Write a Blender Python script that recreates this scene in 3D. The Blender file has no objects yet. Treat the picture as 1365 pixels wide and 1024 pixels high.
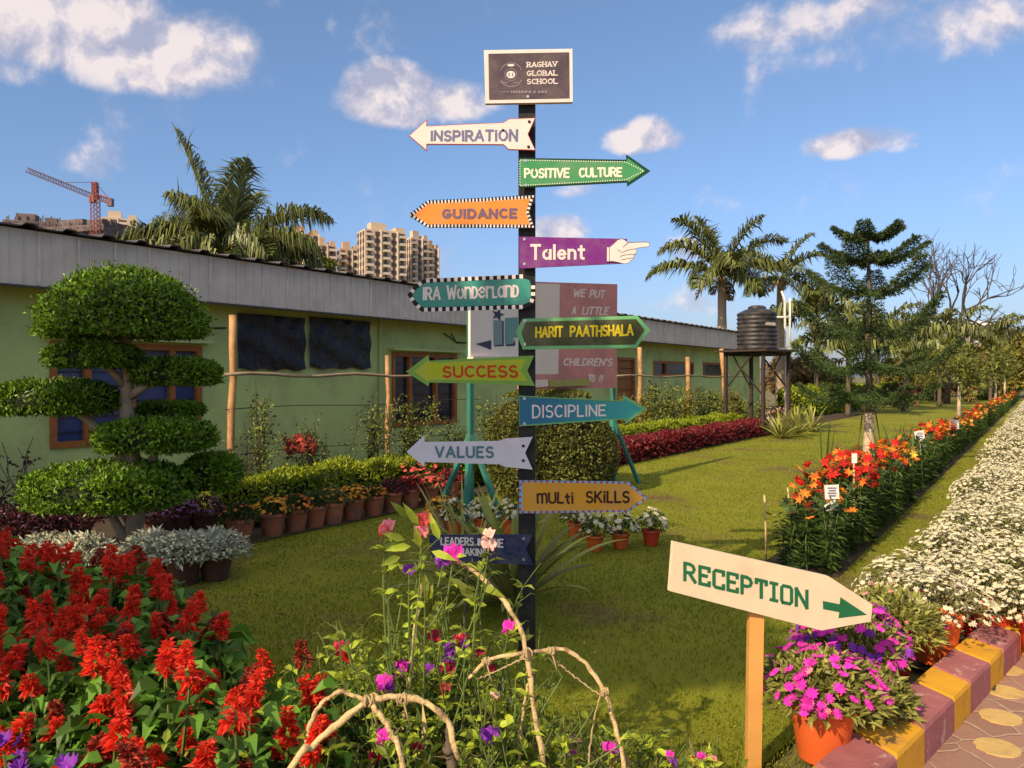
import bpy, math, random
import numpy as np
from math import radians, sin, cos, pi, sqrt, atan2
from mathutils import Vector
S = bpy.context.scene
COL = S.collection
R = np.random.RandomState(11)
random.seed(11)

# ------------------------------------------------------------------ camera, sky, sun, exposure
F, CX, HY, EYE = 1020.0, 682.5, 503.0, 1.6          # focal length in pixels, principal column, horizon row, eye height
cam = bpy.data.objects.new('camera', bpy.data.cameras.new('camera'))
COL.objects.link(cam)
cam.location = (0, 0, EYE)
cam.rotation_euler = (radians(90), 0, 0)
cam.data.sensor_width = 36
cam.data.lens = 36 * F / 1365
cam.data.shift_y = (HY - 512) / 1365
cam.data.clip_start, cam.data.clip_end = 0.05, 6000
S.camera = cam
S.view_settings.view_transform = 'Standard'
S.view_settings.look = 'None'
S.view_settings.gamma = 1
S.view_settings.exposure = 0.92

SUN_EL = radians(33)
SUN = np.array([-0.62 * cos(SUN_EL), -0.785 * cos(SUN_EL), sin(SUN_EL)])
sun = bpy.data.objects.new('sun', bpy.data.lights.new('sun', 'SUN'))
COL.objects.link(sun)
sun.data.energy = 2.85
sun.data.angle = radians(0.5)
sun.data.color = (1.0, 0.80, 0.53)
sun.rotation_euler = Vector(-SUN).to_track_quat('-Z', 'Y').to_euler()

W = bpy.data.worlds.new('World')
S.world = W
W.use_nodes = True


class NT:
    """small helper to write node trees"""
    def __init__(s, tree):
        s.t = tree
        tree.nodes.clear()

    def n(s, kind, **kw):
        nd = s.t.nodes.new(kind)
        for k, v in kw.items():
            setattr(nd, k, v)
        return nd

    def l(s, a, b):
        s.t.links.new(a, b)

    def math(s, op, a, b=None, c=None, clamp=False):
        nd = s.n('ShaderNodeMath', operation=op, use_clamp=clamp)
        for i, v in enumerate((a, b, c)):
            if v is None:
                continue
            if isinstance(v, (int, float)):
                nd.inputs[i].default_value = v
            else:
                s.l(v, nd.inputs[i])
        return nd.outputs[0]

    def dot(s, a, vec):
        nd = s.n('ShaderNodeVectorMath', operation='DOT_PRODUCT')
        s.l(a, nd.inputs[0])
        nd.inputs[1].default_value = vec
        return nd.outputs['Value']

    def ramp(s, fac, stops, interp='LINEAR'):
        nd = s.n('ShaderNodeValToRGB')
        nd.color_ramp.interpolation = interp
        el = nd.color_ramp.elements
        while len(el) < len(stops):
            el.new(0.5)
        for e, (p, c) in zip(el, stops):
            e.position = p
            e.color = (c[0], c[1], c[2], 1)
        s.l(fac, nd.inputs[0])
        return nd.outputs[0]

    def noise(s, vec, scale, detail=4, rough=0.55, dist=0):
        nd = s.n('ShaderNodeTexNoise')
        if vec is not None:
            s.l(vec, nd.inputs['Vector'])
        nd.inputs['Scale'].default_value = scale
        nd.inputs['Detail'].default_value = detail
        nd.inputs['Roughness'].default_value = rough
        nd.inputs['Distortion'].default_value = dist
        return nd.outputs[0]

    def mix(s, fac, a, b, blend='MIX'):
        nd = s.n('ShaderNodeMix', data_type='RGBA', blend_type=blend)
        for sock, v in ((nd.inputs['Factor'], fac), (nd.inputs['A'], a), (nd.inputs['B'], b)):
            if isinstance(v, (int, float)):
                sock.default_value = v
            elif isinstance(v, tuple):
                sock.default_value = (v[0], v[1], v[2], 1)
            else:
                s.l(v, sock)
        return nd.outputs['Result']


def pix_dir(px, py):
    d = np.array([(px - CX) / F, 1.0, -(py - HY) / F])
    return d / np.linalg.norm(d)


def build_world():
    T = NT(W.node_tree)
    sky = T.n('ShaderNodeTexSky', sky_type='NISHITA', sun_disc=False)
    sky.sun_elevation = SUN_EL
    sky.sun_rotation = atan2(SUN[0], SUN[1])
    sky.altitude = 200
    sky.air_density = 1.0
    sky.dust_density = 1.6
    sky.ozone_density = 2.2
    co = T.n('ShaderNodeTexCoord').outputs['Generated']
    # cumulus banks of the afternoon sky: an elliptical bank at each bearing, broken up by 3-D noise of the direction
    banks = [(80, 40, 240, 76, 1.5), (285, 68, 72, 26, .9), (-20, 80, 90, 34, .7), (525, 136, 84, 52, 1.75), (596, 138, 74, 38, 1.35), (852, 184, 54, 30, 1.25),
             (895, 190, 26, 16, .7), (1142, 192, 72, 24, 1.25), (1190, 195, 30, 14, .7), (1110, 22, 130, 40, .62), (1290, 30, 150, 46, .48), (742, 308, 46, 28, 1.15),
             (905, 335, 40, 22, .62), (920, 405, 80, 26, .50), (150, 222, 58, 22, .22), (760, 255, 34, 14, .5),
             (590, 365, 50, 30, .3)]
    total = None
    for px, py, a, b, w in banks:
        c = pix_dir(px, py)
        r = np.cross(c, (0, 0, 1)); r /= np.linalg.norm(r)
        u = np.cross(r, c)
        dc = T.math('MAXIMUM', T.dot(co, tuple(c)), 0.05)
        x = T.math('DIVIDE', T.math('DIVIDE', T.dot(co, tuple(r)), dc), a / F)
        y = T.math('DIVIDE', T.math('DIVIDE', T.dot(co, tuple(u)), dc), b / F)
        # flatter base, rounder top
        ylow = T.math('MULTIPLY', T.math('MINIMUM', y, 0.0), 1.35)
        yy = T.math('ADD', T.math('MAXIMUM', y, 0.0), ylow)
        q = T.math('SUBTRACT', 1.0, T.math('ADD', T.math('MULTIPLY', x, x), T.math('MULTIPLY', yy, yy)))
        q = T.math('MULTIPLY', T.math('MAXIMUM', q, -1.0), w)
        total = q if total is None else T.math('MAXIMUM', total, q)
    n1 = T.noise(co, 12, 9, 0.58, 0.25)
    mp = T.n('ShaderNodeMapping')
    T.l(co, mp.inputs['Vector'])
    mp.inputs['Location'].default_value = (-0.012, -0.004, 0.020)
    n2 = T.noise(mp.outputs[0], 12, 9, 0.58, 0.25)
    m = T.math('ADD', T.math('MULTIPLY', total, 0.80), T.math('MULTIPLY', T.math('SUBTRACT', n1, 0.5), 2.15))
    mr = T.n('ShaderNodeMapRange', interpolation_type='SMOOTHSTEP')
    T.l(m, mr.inputs['Value'])
    mr.inputs['From Min'].default_value = 0.0
    mr.inputs['From Max'].default_value = 0.75
    mr.inputs['To Max'].default_value = 0.86
    mask = mr.outputs[0]
    lit = T.math('ADD', 0.5, T.math('MULTIPLY', T.math('SUBTRACT', n1, n2), 4.5), clamp=True)
    lit = T.math('MULTIPLY', lit, T.math('ADD', 0.45, T.math('MULTIPLY', m, 0.8), clamp=True))
    ccol = T.ramp(lit, [(0.0, (0.42, 0.43, 0.56)), (0.35, (0.60, 0.56, 0.64)), (0.75, (0.93, 0.80, 0.76))])
    bg1 = T.n('ShaderNodeBackground')
    sz = T.n('ShaderNodeSeparateXYZ')
    T.l(co, sz.inputs[0])
    # hazy lavender near the horizon, overhead sky brightened above the frame as added fill
    band = T.ramp(sz.outputs[2], [(0.0, (.49, .49, .62)), (.20, (.60, .66, .77)), (.42, (.70, .75, .80)), (.75, (1.0, .92, .82))])
    tint = T.mix(1.0, sky.outputs[0], band, 'MULTIPLY')
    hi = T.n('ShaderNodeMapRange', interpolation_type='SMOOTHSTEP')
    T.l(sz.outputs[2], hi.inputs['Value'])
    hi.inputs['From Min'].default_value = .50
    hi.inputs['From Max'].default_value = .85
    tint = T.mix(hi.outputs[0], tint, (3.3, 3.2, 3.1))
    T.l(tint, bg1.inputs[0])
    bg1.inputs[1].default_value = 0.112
    bg2 = T.n('ShaderNodeBackground')
    T.l(ccol, bg2.inputs[0])
    bg2.inputs[1].default_value = 0.58
    ms = T.n('ShaderNodeMixShader')
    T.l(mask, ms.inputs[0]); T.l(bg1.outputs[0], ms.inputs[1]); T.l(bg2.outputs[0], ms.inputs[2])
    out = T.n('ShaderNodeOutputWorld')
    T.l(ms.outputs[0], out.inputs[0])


build_world()

# ------------------------------------------------------------------ places
DU = np.array([0.570, 0.8215])       # along the school building, away from the camera
DV = np.array([0.8215, -0.570])      # from the building towards the path


def UV(u, v, z=0.0):
    p = u * DU + v * DV
    return np.array([p[0], p[1], z])


def at(px, py, Y):
    return np.array([(px - CX) / F * Y, Y, EYE - (py - HY) / F * Y])


def ground(px, py, z=0.0):
    Y = F * (EYE - z) / (py - HY)
    return np.array([(px - CX) / F * Y, Y, z])


def on_v(px, v):
    """ground point on the line v = const seen in column px"""
    t = (px - CX) / F
    Y = v / (0.8215 * t - 0.570)
    return np.array([t * Y, Y, 0.0])


def u_of(p):
    return p[0] * DU[0] + p[1] * DU[1]


def on_plane(px, py, p0, n):
    d = np.array([(px - CX) / F, 1.0, -(py - HY) / F])
    o = np.array([0, 0, EYE])
    return o + d * (np.dot(np.asarray(p0) - o, n) / np.dot(d, n))


# ------------------------------------------------------------------ mesh kit
class MB:
    def __init__(s):
        s.V, s.F, s.n = [], [], 0

    def add(s, V, Fc):
        V = np.asarray(V, dtype=np.float64).reshape(-1, 3)
        if isinstance(Fc, np.ndarray):
            s.F.append(Fc + s.n)
        else:
            s.F.append([tuple(i + s.n for i in f) for f in Fc])
        s.V.append(V)
        s.n += len(V)
        return s

    def box(s, c, size, rz=0.0, ax=None):
        c = np.asarray(c, float)
        h = np.asarray(size, float) / 2
        if ax is None:
            ax = np.array([[cos(rz), sin(rz), 0], [-sin(rz), cos(rz), 0], [0, 0, 1]])
        V = np.array([[x, y, z] for z in (-1, 1) for y in (-1, 1) for x in (-1, 1)], float) * h
        return s.add(c + V @ np.asarray(ax), [(0, 2, 3, 1), (4, 5, 7, 6), (0, 1, 5, 4), (2, 6, 7, 3), (0, 4, 6, 2), (1, 3, 7, 5)])

    def tube(s, pts, rad, n=6, cap=True):
        P = np.asarray(pts, float)
        m = len(P)
        rad = np.broadcast_to(np.asarray(rad, float), (m,))
        T = np.gradient(P, axis=0)
        T /= np.linalg.norm(T, axis=1)[:, None] + 1e-12
        a = np.array([0, 0, 1.0]) if abs(T[0][2]) < 0.9 else np.array([1.0, 0, 0])
        V = []
        for i in range(m):
            x = np.cross(a, T[i]); x /= np.linalg.norm(x) + 1e-12
            y = np.cross(T[i], x)
            a = y
            th = np.arange(n) * 2 * pi / n
            V.append(P[i] + rad[i] * (np.cos(th)[:, None] * x + np.sin(th)[:, None] * y))
            a = np.cross(T[i], x)
        V = np.concatenate(V)
        Fc = []
        for i in range(m - 1):
            for k in range(n):
                k2 = (k + 1) % n
                Fc.append((i * n + k, i * n + k2, (i + 1) * n + k2, (i + 1) * n + k))
        if cap:
            Fc.append(tuple(range(n))[::-1])
            Fc.append(tuple((m - 1) * n + k for k in range(n)))
        return s.add(V, Fc)

    def lathe(s, prof, n=20, c=(0, 0, 0), close=False):
        c = np.asarray(c, float)
        V, Fc = [], []
        for r, z in prof:
            for k in range(n):
                th = 2 * pi * k / n
                V.append((c[0] + r * cos(th), c[1] + r * sin(th), c[2] + z))
        for i in range(len(prof) - 1):
            for k in range(n):
                k2 = (k + 1) % n
                Fc.append((i * n + k, i * n + k2, (i + 1) * n + k2, (i + 1) * n + k))
        if close:
            Fc.append(tuple(range(n))[::-1])
            Fc.append(tuple((len(prof) - 1) * n + k for k in range(n)))
        return s.add(V, Fc)

    def slab(s, poly, off):
        """closed prism: 3-D polygon pushed along the vector off"""
        P = np.asarray(poly, float)
        n = len(P)
        V = np.concatenate([P, P + np.asarray(off, float)])
        Fc = [tuple(range(n)), tuple(range(2 * n - 1, n - 1, -1))]
        for i in range(n):
            j = (i + 1) % n
            Fc.append((i, i + n, j + n, j))
        return s.add(V, Fc)

    def leaves(s, P, D, N, L, Wd, fold=0.12, droop=0.1, big=False):
        P, D, N = (np.asarray(a, float).reshape(-1, 3) for a in (P, D, N))
        n = len(P)
        if n == 0:
            return s
        D = D / (np.linalg.norm(D, axis=1)[:, None] + 1e-9)
        Sd = np.cross(D, N)
        Sd /= np.linalg.norm(Sd, axis=1)[:, None] + 1e-9
        N = np.cross(Sd, D)
        L = np.broadcast_to(np.asarray(L, float), (n,))[:, None]
        Wd = np.broadcast_to(np.asarray(Wd, float), (n,))[:, None]
        if not big:
            V = np.stack([P, P + D * L * .45 + Sd * Wd / 2 + N * fold * Wd, P + D * L - N * droop * L,
                          P + D * L * .45 - Sd * Wd / 2 + N * fold * Wd], 1).reshape(-1, 3)
            b = (np.arange(n) * 4)[:, None]
            return s.add(V, np.concatenate([b + [[0, 1, 2]], b + [[0, 2, 3]]]))
        ts, ws, dz = (0, .28, .62, 1), (0, .5, .40, 0), (0, .02, .0, -1)
        mid = [P + D * L * t + N * (droop * L * z) for t, z in zip(ts, dz)]
        vs = mid + [mid[1] + Sd * Wd * ws[1] + N * fold * Wd, mid[2] + Sd * Wd * ws[2] + N * fold * Wd,
                    mid[1] - Sd * Wd * ws[1] + N * fold * Wd, mid[2] - Sd * Wd * ws[2] + N * fold * Wd]
        V = np.stack(vs, 1).reshape(-1, 3)
        b = (np.arange(n) * 8)[:, None]
        tris = np.concatenate([b + [f] for f in ([0, 4, 1], [2, 5, 3], [0, 1, 6], [2, 3, 7])])
        quads = np.concatenate([b + [f] for f in ([1, 4, 5, 2], [1, 2, 7, 6])])
        k = s.n
        s.add(V, tris)
        s.F.append(quads + k)
        return s

    def blooms(s, P, N, r, petals=5, cup=0.25, dome=0.2):
        """small flowers: a notched rosette of 2*petals rim points round a raised centre"""
        P, N = (np.asarray(a, float).reshape(-1, 3) for a in (P, N))
        n = len(P)
        if n == 0:
            return s
        N = N / (np.linalg.norm(N, axis=1)[:, None] + 1e-9)
        a = np.where(np.abs(N[:, 2:3]) < .9, np.array([[0, 0, 1.0]]), np.array([[1.0, 0, 0]]))
        X = np.cross(a, N); X /= np.linalg.norm(X, axis=1)[:, None]
        Yv = np.cross(N, X)
        r = np.broadcast_to(np.asarray(r, float), (n,))[:, None]
        k = 2 * petals
        ph = R.rand(n)[:, None] * 6.28
        vs = [P + N * r * dome]
        for i in range(k):
            th = ph + i * 2 * pi / k
            q = 1.0 if i % 2 == 0 else 0.62
            vs.append(P + r * q * (np.cos(th) * X + np.sin(th) * Yv) + N * r * (cup if i % 2 == 0 else cup * .4))
        V = np.stack(vs, 1).reshape(-1, 3)
        b = (np.arange(n) * (k + 1))[:, None]
        return s.add(V, np.concatenate([b + [[0, 1 + i, 1 + (i + 1) % k]] for i in range(k)]))

    def build(s, name, mat, parent=None, smooth=False, loc=None):
        me = bpy.data.meshes.new(name)
        V = np.concatenate(s.V)
        idx, sizes = [], []
        for f in s.F:
            if isinstance(f, np.ndarray):
                idx.append(f.ravel()); sizes.append(np.full(len(f), f.shape[1]))
            else:
                idx.append(np.array([i for t in f for i in t], dtype=np.int64))
                sizes.append(np.array([len(t) for t in f], dtype=np.int64))
        idx = np.concatenate(idx); sizes = np.concatenate(sizes)
        me.vertices.add(len(V))
        me.vertices.foreach_set('co', V.astype(np.float32).ravel())
        me.loops.add(len(idx))
        me.loops.foreach_set('vertex_index', idx.astype(np.int32))
        me.polygons.add(len(sizes))
        st = np.concatenate([[0], np.cumsum(sizes)[:-1]])
        me.polygons.foreach_set('loop_start', st.astype(np.int32))
        me.polygons.foreach_set('use_smooth', np.full(len(sizes), bool(smooth)))
        me.update(calc_edges=True)
        me.materials.append(mat)
        o = bpy.data.objects.new(name, me)
        COL.objects.link(o)
        if parent is not None:
            o.parent = parent
        if loc is not None:
            o.location = tuple(loc)
        return o


def tag(o, label=None, cat=None, group=None, kind=None):
    if label: o['label'] = label
    if cat: o['category'] = cat
    if group: o['group'] = group
    if kind: o['kind'] = kind
    return o


def thing(name, label, cat, loc=(0, 0, 0), rz=0.0, group=None):
    o = bpy.data.objects.new(name, None)
    o.empty_display_size = 0.1
    COL.objects.link(o)
    o.location = tuple(float(c) for c in loc)
    o.rotation_euler = (0, 0, rz)
    return tag(o, label, cat, group)


KIDS = {}


def kids(o):
    return [c for c in bpy.data.objects if c.parent is o]


def dup(o, loc=None, rz=None, label=None, group=None, scale=None, parent=None, src=None):
    """copy a thing, its parts and their sub-parts"""
    key = o.name
    if key not in KIDS:
        KIDS[key] = kids(o)
    c = o.copy()
    COL.objects.link(c)
    c.parent = parent
    if loc is not None: c.location = tuple(float(q) for q in loc)
    if rz is not None: c.rotation_euler = (0, 0, rz)
    if scale is not None: c.scale = (scale,) * 3 if isinstance(scale, (int, float)) else scale
    if label: c['label'] = label
    if group: c['group'] = group
    for k in KIDS[key]:
        dup(k, parent=c)
    return c


def place(o, loc, rz=0.0, label=None, group=None, scale=1.0, used=set()):
    """first call moves the thing itself, later calls copy it"""
    if o.name not in used:
        used.add(o.name)
        o.location = tuple(float(q) for q in loc)
        o.rotation_euler = (0, 0, rz)
        o.scale = (scale,) * 3
        if label: o['label'] = label
        if group: o['group'] = group
        KIDS[o.name] = kids(o)
        return o
    return dup(o, loc, rz, label, group, scale)


# ------------------------------------------------------------------ materials
def mat(name, col, rough=.7, var=.2, scale=7, island=0.0, trans=0.0, bump=0.0, bscale=60, spec=.3, metal=0.0,
        col2=None, c2lo=.45, c2hi=.6, c2scale=None, objvar=0.0, coat=0.0):
    m = bpy.data.materials.new(name)
    m.use_nodes = True
    T = NT(m.node_tree)
    out = T.n('ShaderNodeOutputMaterial')
    b = T.n('ShaderNodeBsdfPrincipled')
    co = T.n('ShaderNodeTexCoord').outputs['Object']
    c = np.array(col[:3])
    fac = T.noise(co, scale, 5, .6)
    if island:
        g = T.n('ShaderNodeNewGeometry').outputs['Random Per Island']
        fac = T.math('ADD', T.math('MULTIPLY', fac, 1 - island), T.math('MULTIPLY', g, island))
    lo, hi = np.clip(c * (1 - var), 0, 1), np.clip(c * (1 + var), 0, 1)
    colr = T.ramp(fac, [(.22, lo), (.78, hi)])
    if col2 is not None:
        f2 = T.noise(co, c2scale or scale * .35, 6, .62)
        mr = T.n('ShaderNodeMapRange')
        T.l(f2, mr.inputs['Value'])
        mr.inputs['From Min'].default_value = c2lo
        mr.inputs['From Max'].default_value = c2hi
        colr = T.mix(mr.outputs[0], colr, tuple(col2))
    if objvar:
        oi = T.n('ShaderNodeObjectInfo').outputs['Random']
        v = T.math('ADD', 1 - objvar, T.math('MULTIPLY', oi, 2 * objvar))
        cc = T.n('ShaderNodeCombineColor')
        for i in range(3): T.l(v, cc.inputs[i])
        colr = T.mix(1.0, colr, cc.outputs[0], 'MULTIPLY')
    T.l(colr, b.inputs['Base Color'])
    b.inputs['Roughness'].default_value = rough
    b.inputs['Specular IOR Level'].default_value = spec
    b.inputs['Metallic'].default_value = metal
    b.inputs['Coat Weight'].default_value = coat
    if bump:
        bn = T.n('ShaderNodeBump')
        bn.inputs['Strength'].default_value = bump
        bn.inputs['Distance'].default_value = .02
        T.l(T.noise(co, bscale, 5, .65), bn.inputs['Height'])
        T.l(bn.outputs[0], b.inputs['Normal'])
    if trans:
        tr = T.n('ShaderNodeBsdfTranslucent')
        T.l(colr, tr.inputs[0])
        ms = T.n('ShaderNodeMixShader')
        ms.inputs[0].default_value = trans
        T.l(b.outputs[0], ms.inputs[1]); T.l(tr.outputs[0], ms.inputs[2])
        T.l(ms.outputs[0], out.inputs[0])
    else:
        T.l(b.outputs[0], out.inputs[0])
    return m


def leafmat(name, col, var=.45, trans=.25, rough=.5, **kw):
    kw.setdefault('objvar', .12)
    return mat(name, col, rough=rough, var=var, island=.75, trans=trans, spec=.35, scale=3, **kw)


M = dict(
    topiary=leafmat('topiary leaves', (.125, .225, .012), .6, .25, .38, col2=(.19, .21, .03), c2lo=.56, c2hi=.72, c2scale=3.5),
    hedge=leafmat('hedge leaves', (.25, .30, .012), .5),
    shrub=leafmat('clipped shrub leaves', (.15, .15, .026), .6),
    salvia_leaf=leafmat('salvia leaves', (.095, .21, .020), .5, .25, .5),
    salvia_red=mat('salvia red', (.90, .055, .024), .55, .35, 9, island=.8, trans=.35, objvar=.1),
    salvia_old=mat('faded salvia', (.36, .045, .025), .7, .5, 9, island=.8, trans=.2, objvar=.15),
    pea_leaf=leafmat('sweet pea leaves', (.30, .36, .03), .6, .35),
    palm=leafmat('palm fronds', (.135, .15, .036), .55, .15, .45),
    palmdry=leafmat('dry palm fronds', (.22, .15, .06), .4),
    pine=leafmat('pine needles', (.052, .082, .018), .55, .1, .55),
    tree=leafmat('tree leaves', (.15, .16, .03), .5),
    tree2=leafmat('olive tree leaves', (.19, .165, .025), .5),
    tree3=leafmat('brownish tree leaves', (.20, .13, .045), .5),
    creeper=leafmat('creeper leaves', (.17, .20, .04), .55),
    potleaf=leafmat('pot plant leaves', (.055, .095, .022), .5),
    lilyleaf=leafmat('lily leaves', (.065, .11, .022), .5),
    silver=leafmat('silver leaves', (.43, .43, .31), .35, .1),
    mumleaf=leafmat('mum leaves', (.17, .165, .05), .5),
    succ=leafmat('ice plant leaves', (.26, .26, .06), .5),
    yucca=leafmat('yucca leaves', (.33, .33, .085), .45, .15),
    dry=leafmat('dry grass', (.42, .33, .13), .4),
    redleaf=leafmat('crimson bedding leaves', (.17, .018, .022), .6, .2),
    maroonleaf=leafmat('maroon leaves', (.09, .025, .03), .5, .15),
    stem=mat('green stem', (.12, .17, .04), .6, .35, 20),
    bark=mat('bark', (.12, .09, .06), .9, .35, 12, bump=.5, bscale=40),
    palebark=mat('pale bark', (.36, .26, .165), .9, .25, 12, bump=.3, bscale=40),
    limewash=mat('limewashed bark', (.62, .46, .33), .85, .15, 8, col2=(.4, .3, .2), c2scale=9, bump=.2),
    white_fl=mat('white petals', (.66, .60, .41), .7, .12, 5, island=.7, trans=.15),
    ivory_fl=mat('ivory petals', (.68, .60, .40), .7, .15, 5, island=.7, trans=.15),
    mag_fl=mat('magenta petals', (.78, .035, .46), .6, .3, 5, island=.7, trans=.2),
    purp_fl=mat('purple petals', (.26, .035, .42), .6, .35, 5, island=.7, trans=.2),
    lil_fl=mat('lilac petals', (.36, .15, .34), .6, .35, 5, island=.7, trans=.15),
    pink_fl=mat('pink petals', (.80, .25, .28), .6, .2, 5, island=.7, trans=.25),
    coral_fl=mat('coral petals', (.78, .11, .09), .6, .25, 5, island=.7, trans=.25),
    pale_fl=mat('pale pink petals', (.82, .50, .42), .6, .15, 5, island=.7, trans=.25),
    crim_fl=mat('crimson petals', (.40, .010, .045), .6, .35, 5, island=.7, trans=.2),
    or_fl=mat('orange petals', (.85, .22, .02), .6, .3, 5, island=.7, trans=.2),
    amber_fl=mat('amber petals', (.85, .36, .03), .6, .25, 5, island=.7, trans=.2),
    red_fl=mat('red petals', (.55, .018, .010), .6, .4, 5, island=.7, trans=.2),
    yel_fl=mat('yellow petals', (.82, .50, .05), .6, .2, 5, island=.7, trans=.2),
    terra=mat('terracotta', (.54, .165, .08), .85, .2, 8, bump=.15, col2=(.30, .13, .085), c2scale=6, objvar=.15),
    orangepot=mat('painted orange pot', (.74, .13, .028), .6, .12, 6, bump=.08, col2=(.55, .14, .06), c2lo=.55, c2hi=.75, c2scale=7),
    redpot=mat('red plastic pot', (.62, .055, .025), .5, .12, 6, objvar=.1),
    darkpot=mat('dark clay pot', (.13, .055, .035), .85, .25, 8),
    soil=mat('soil', (.075, .052, .034), .95, .45, 12, bump=.7, bscale=45),
    cane=mat('dry cane', (.74, .50, .24), .8, .4, 30, bump=.6, bscale=120, col2=(.26, .16, .08), c2lo=.5, c2hi=.66, c2scale=22),
    twine=mat('twine', (.42, .30, .15), .9, .25, 50),
    bamboo=mat('bamboo pole', (.55, .30, .13), .6, .2, 6, col2=(.36, .19, .08), c2scale=5),
    stake=mat('pine stake', (.66, .32, .085), .6, .16, 5, bump=.1, bscale=30),
    paintwhite=mat('white paint', (.80, .74, .66), .5, .04, 5, col2=(.62, .52, .42), c2lo=.66, c2hi=.85, c2scale=3),
    postblack=mat('black post paint', (.012, .011, .012), .55, .3, 8),
    screw=mat('screw metal', (.55, .52, .50), .35, .1, 8, metal=.8),
    tank=mat('black polyethylene', (.022, .020, .022), .45, .25, 5, col2=(.06, .05, .045), c2scale=4),
    steel=mat('rusty steel', (.055, .035, .028), .8, .3, 9, bump=.2),
    pvc=mat('white pipe', (.72, .64, .54), .5, .1, 5),
    wood=mat('window wood', (.36, .125, .03), .55, .25, 8, bump=.1),
    blackplastic=None,
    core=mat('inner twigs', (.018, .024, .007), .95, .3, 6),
    teal=mat('teal paint', (.035, .20, .14), .55, .2, 7, col2=(.05, .14, .10), c2scale=4),
)


def simple(name, col, rough=.5, var=.06, **kw):
    return mat(name, col, rough, var, **kw)


exec_later = []
# ------------------------------------------------------------------ ground, lawn, beds, path, kerb
def sheet(name, pts, z, m, label=None):
    mb = MB()
    P = np.array([[p[0], p[1], z] for p in pts])
    mb.add(P, [tuple(range(len(P)))])
    o = mb.build(name, m)
    tag(o, label, None, None, 'structure')
    # faces must look up
    if o.data.polygons[0].normal.z < 0:
        o.data.flip_normals()
    return o


m_ground = mat('open ground', (.15, .14, .045), .95, .3, .25, bump=.3, bscale=8, col2=(.20, .14, .075), c2scale=.12)
m_lawn = mat('lawn turf', (.215, .220, .011), .95, .28, 1.1, bump=.6, bscale=120, col2=(.15, .098, .040), c2lo=.52, c2hi=.66, c2scale=.55)
sheet('ground', [(-2500, -300), (2500, -300), (2500, 4000), (-2500, 4000)], -.03, m_ground, 'open earth and rough grass stretching to the horizon')
sheet('lawn', [UV(u, v) for u, v in ((-6, -6.45), (70, -7.3), (70, -.7), (5.4, -.7), (4.7, -.75), (3.2, -.95), (-3, -.95))], 0, m_lawn,
      'mown yellowish green lawn with dry brown patches')
sheet('soil_bed', [UV(u, v) for u, v in ((6.3, -1.98), (70, -1.98), (70, -1.34), (6.5, -1.34))], .006, M['soil'], 'dark soil strip under the lilies')
sheet('soil_bed', [UV(u, v) for u, v in ((4.75, -.74), (5.6, -.80), (45, -.80), (45, .15), (4.6, -.2))], .007, M['soil'], 'dark soil under the white flower border')
sheet('soil_bed', [(-.45, 1.2), (-.55, 3.0), (-2.4, 4.85), (-4.2, 4.7), (-3.2, 1.2)], .008, M['soil'], 'dark soil under the scarlet salvias')
sheet('soil_bed', [(-.42, 1.2), (-.52, 2.95), (.1, 3.35), (.55, 2.9), (.62, 1.2)], .009, M['soil'], 'dark soil under the sweet peas')
sheet('soil_bed', [UV(u, v) for u, v in ((-6, -9.6), (36, -9.6), (36, -6.35), (-6, -6.2))], .010, M['soil'], 'shaded earth strip along the school wall')

# the kerb: outer top edge starts at 45 degrees, then swings along the bed
def kerb_pt(s):
    p0 = np.array([1.48, 2.94]); d0 = np.array([.7071, .7071])
    if s <= 1.9:
        return p0 + d0 * s, d0
    p1 = p0 + d0 * 1.9
    ang = min((s - 1.9) * .16, .18)
    d = np.array([sin(pi / 4 - ang), cos(pi / 4 - ang)])
    return p1 + d * (s - 1.9), d


m_ky = mat('yellow kerb paint', (.66, .33, .022), .7, .14, 9, bump=.25, bscale=70, col2=(.42, .22, .06), c2lo=.54, c2hi=.68, c2scale=11)
m_kp = mat('pink kerb paint', (.36, .125, .125), .75, .2, 9, bump=.3, bscale=70, col2=(.50, .30, .25), c2lo=.58, c2hi=.66, c2scale=13)
cuts = [-1.85, -1.48, -1.1, -.75, -.38, 0, .325, .74, 1.0, 1.36, 1.62, 2.0, 2.36, 2.72, 3.08, 3.44, 3.8, 4.16, 4.5]
kl = {2: 'yellow kerb block beneath the nearest magenta flower pot',
      3: 'yellow painted kerb block at the foot of the nearest magenta pot',
      4: 'scuffed pink kerb block just right of the nearest magenta pot',
      5: 'yellow kerb block between the scuffed pink block and the broad pink block',
      6: 'broad pink kerb block beside the second magenta pot',
      7: 'yellow kerb block in front of the tall orange pot',
      8: 'pink kerb block beyond the one before the tall orange pot',
      9: 'small yellow kerb block near the red pot of white flowers',
      10: 'pink kerb block farthest along before the white flowers cover the kerb'}
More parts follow.
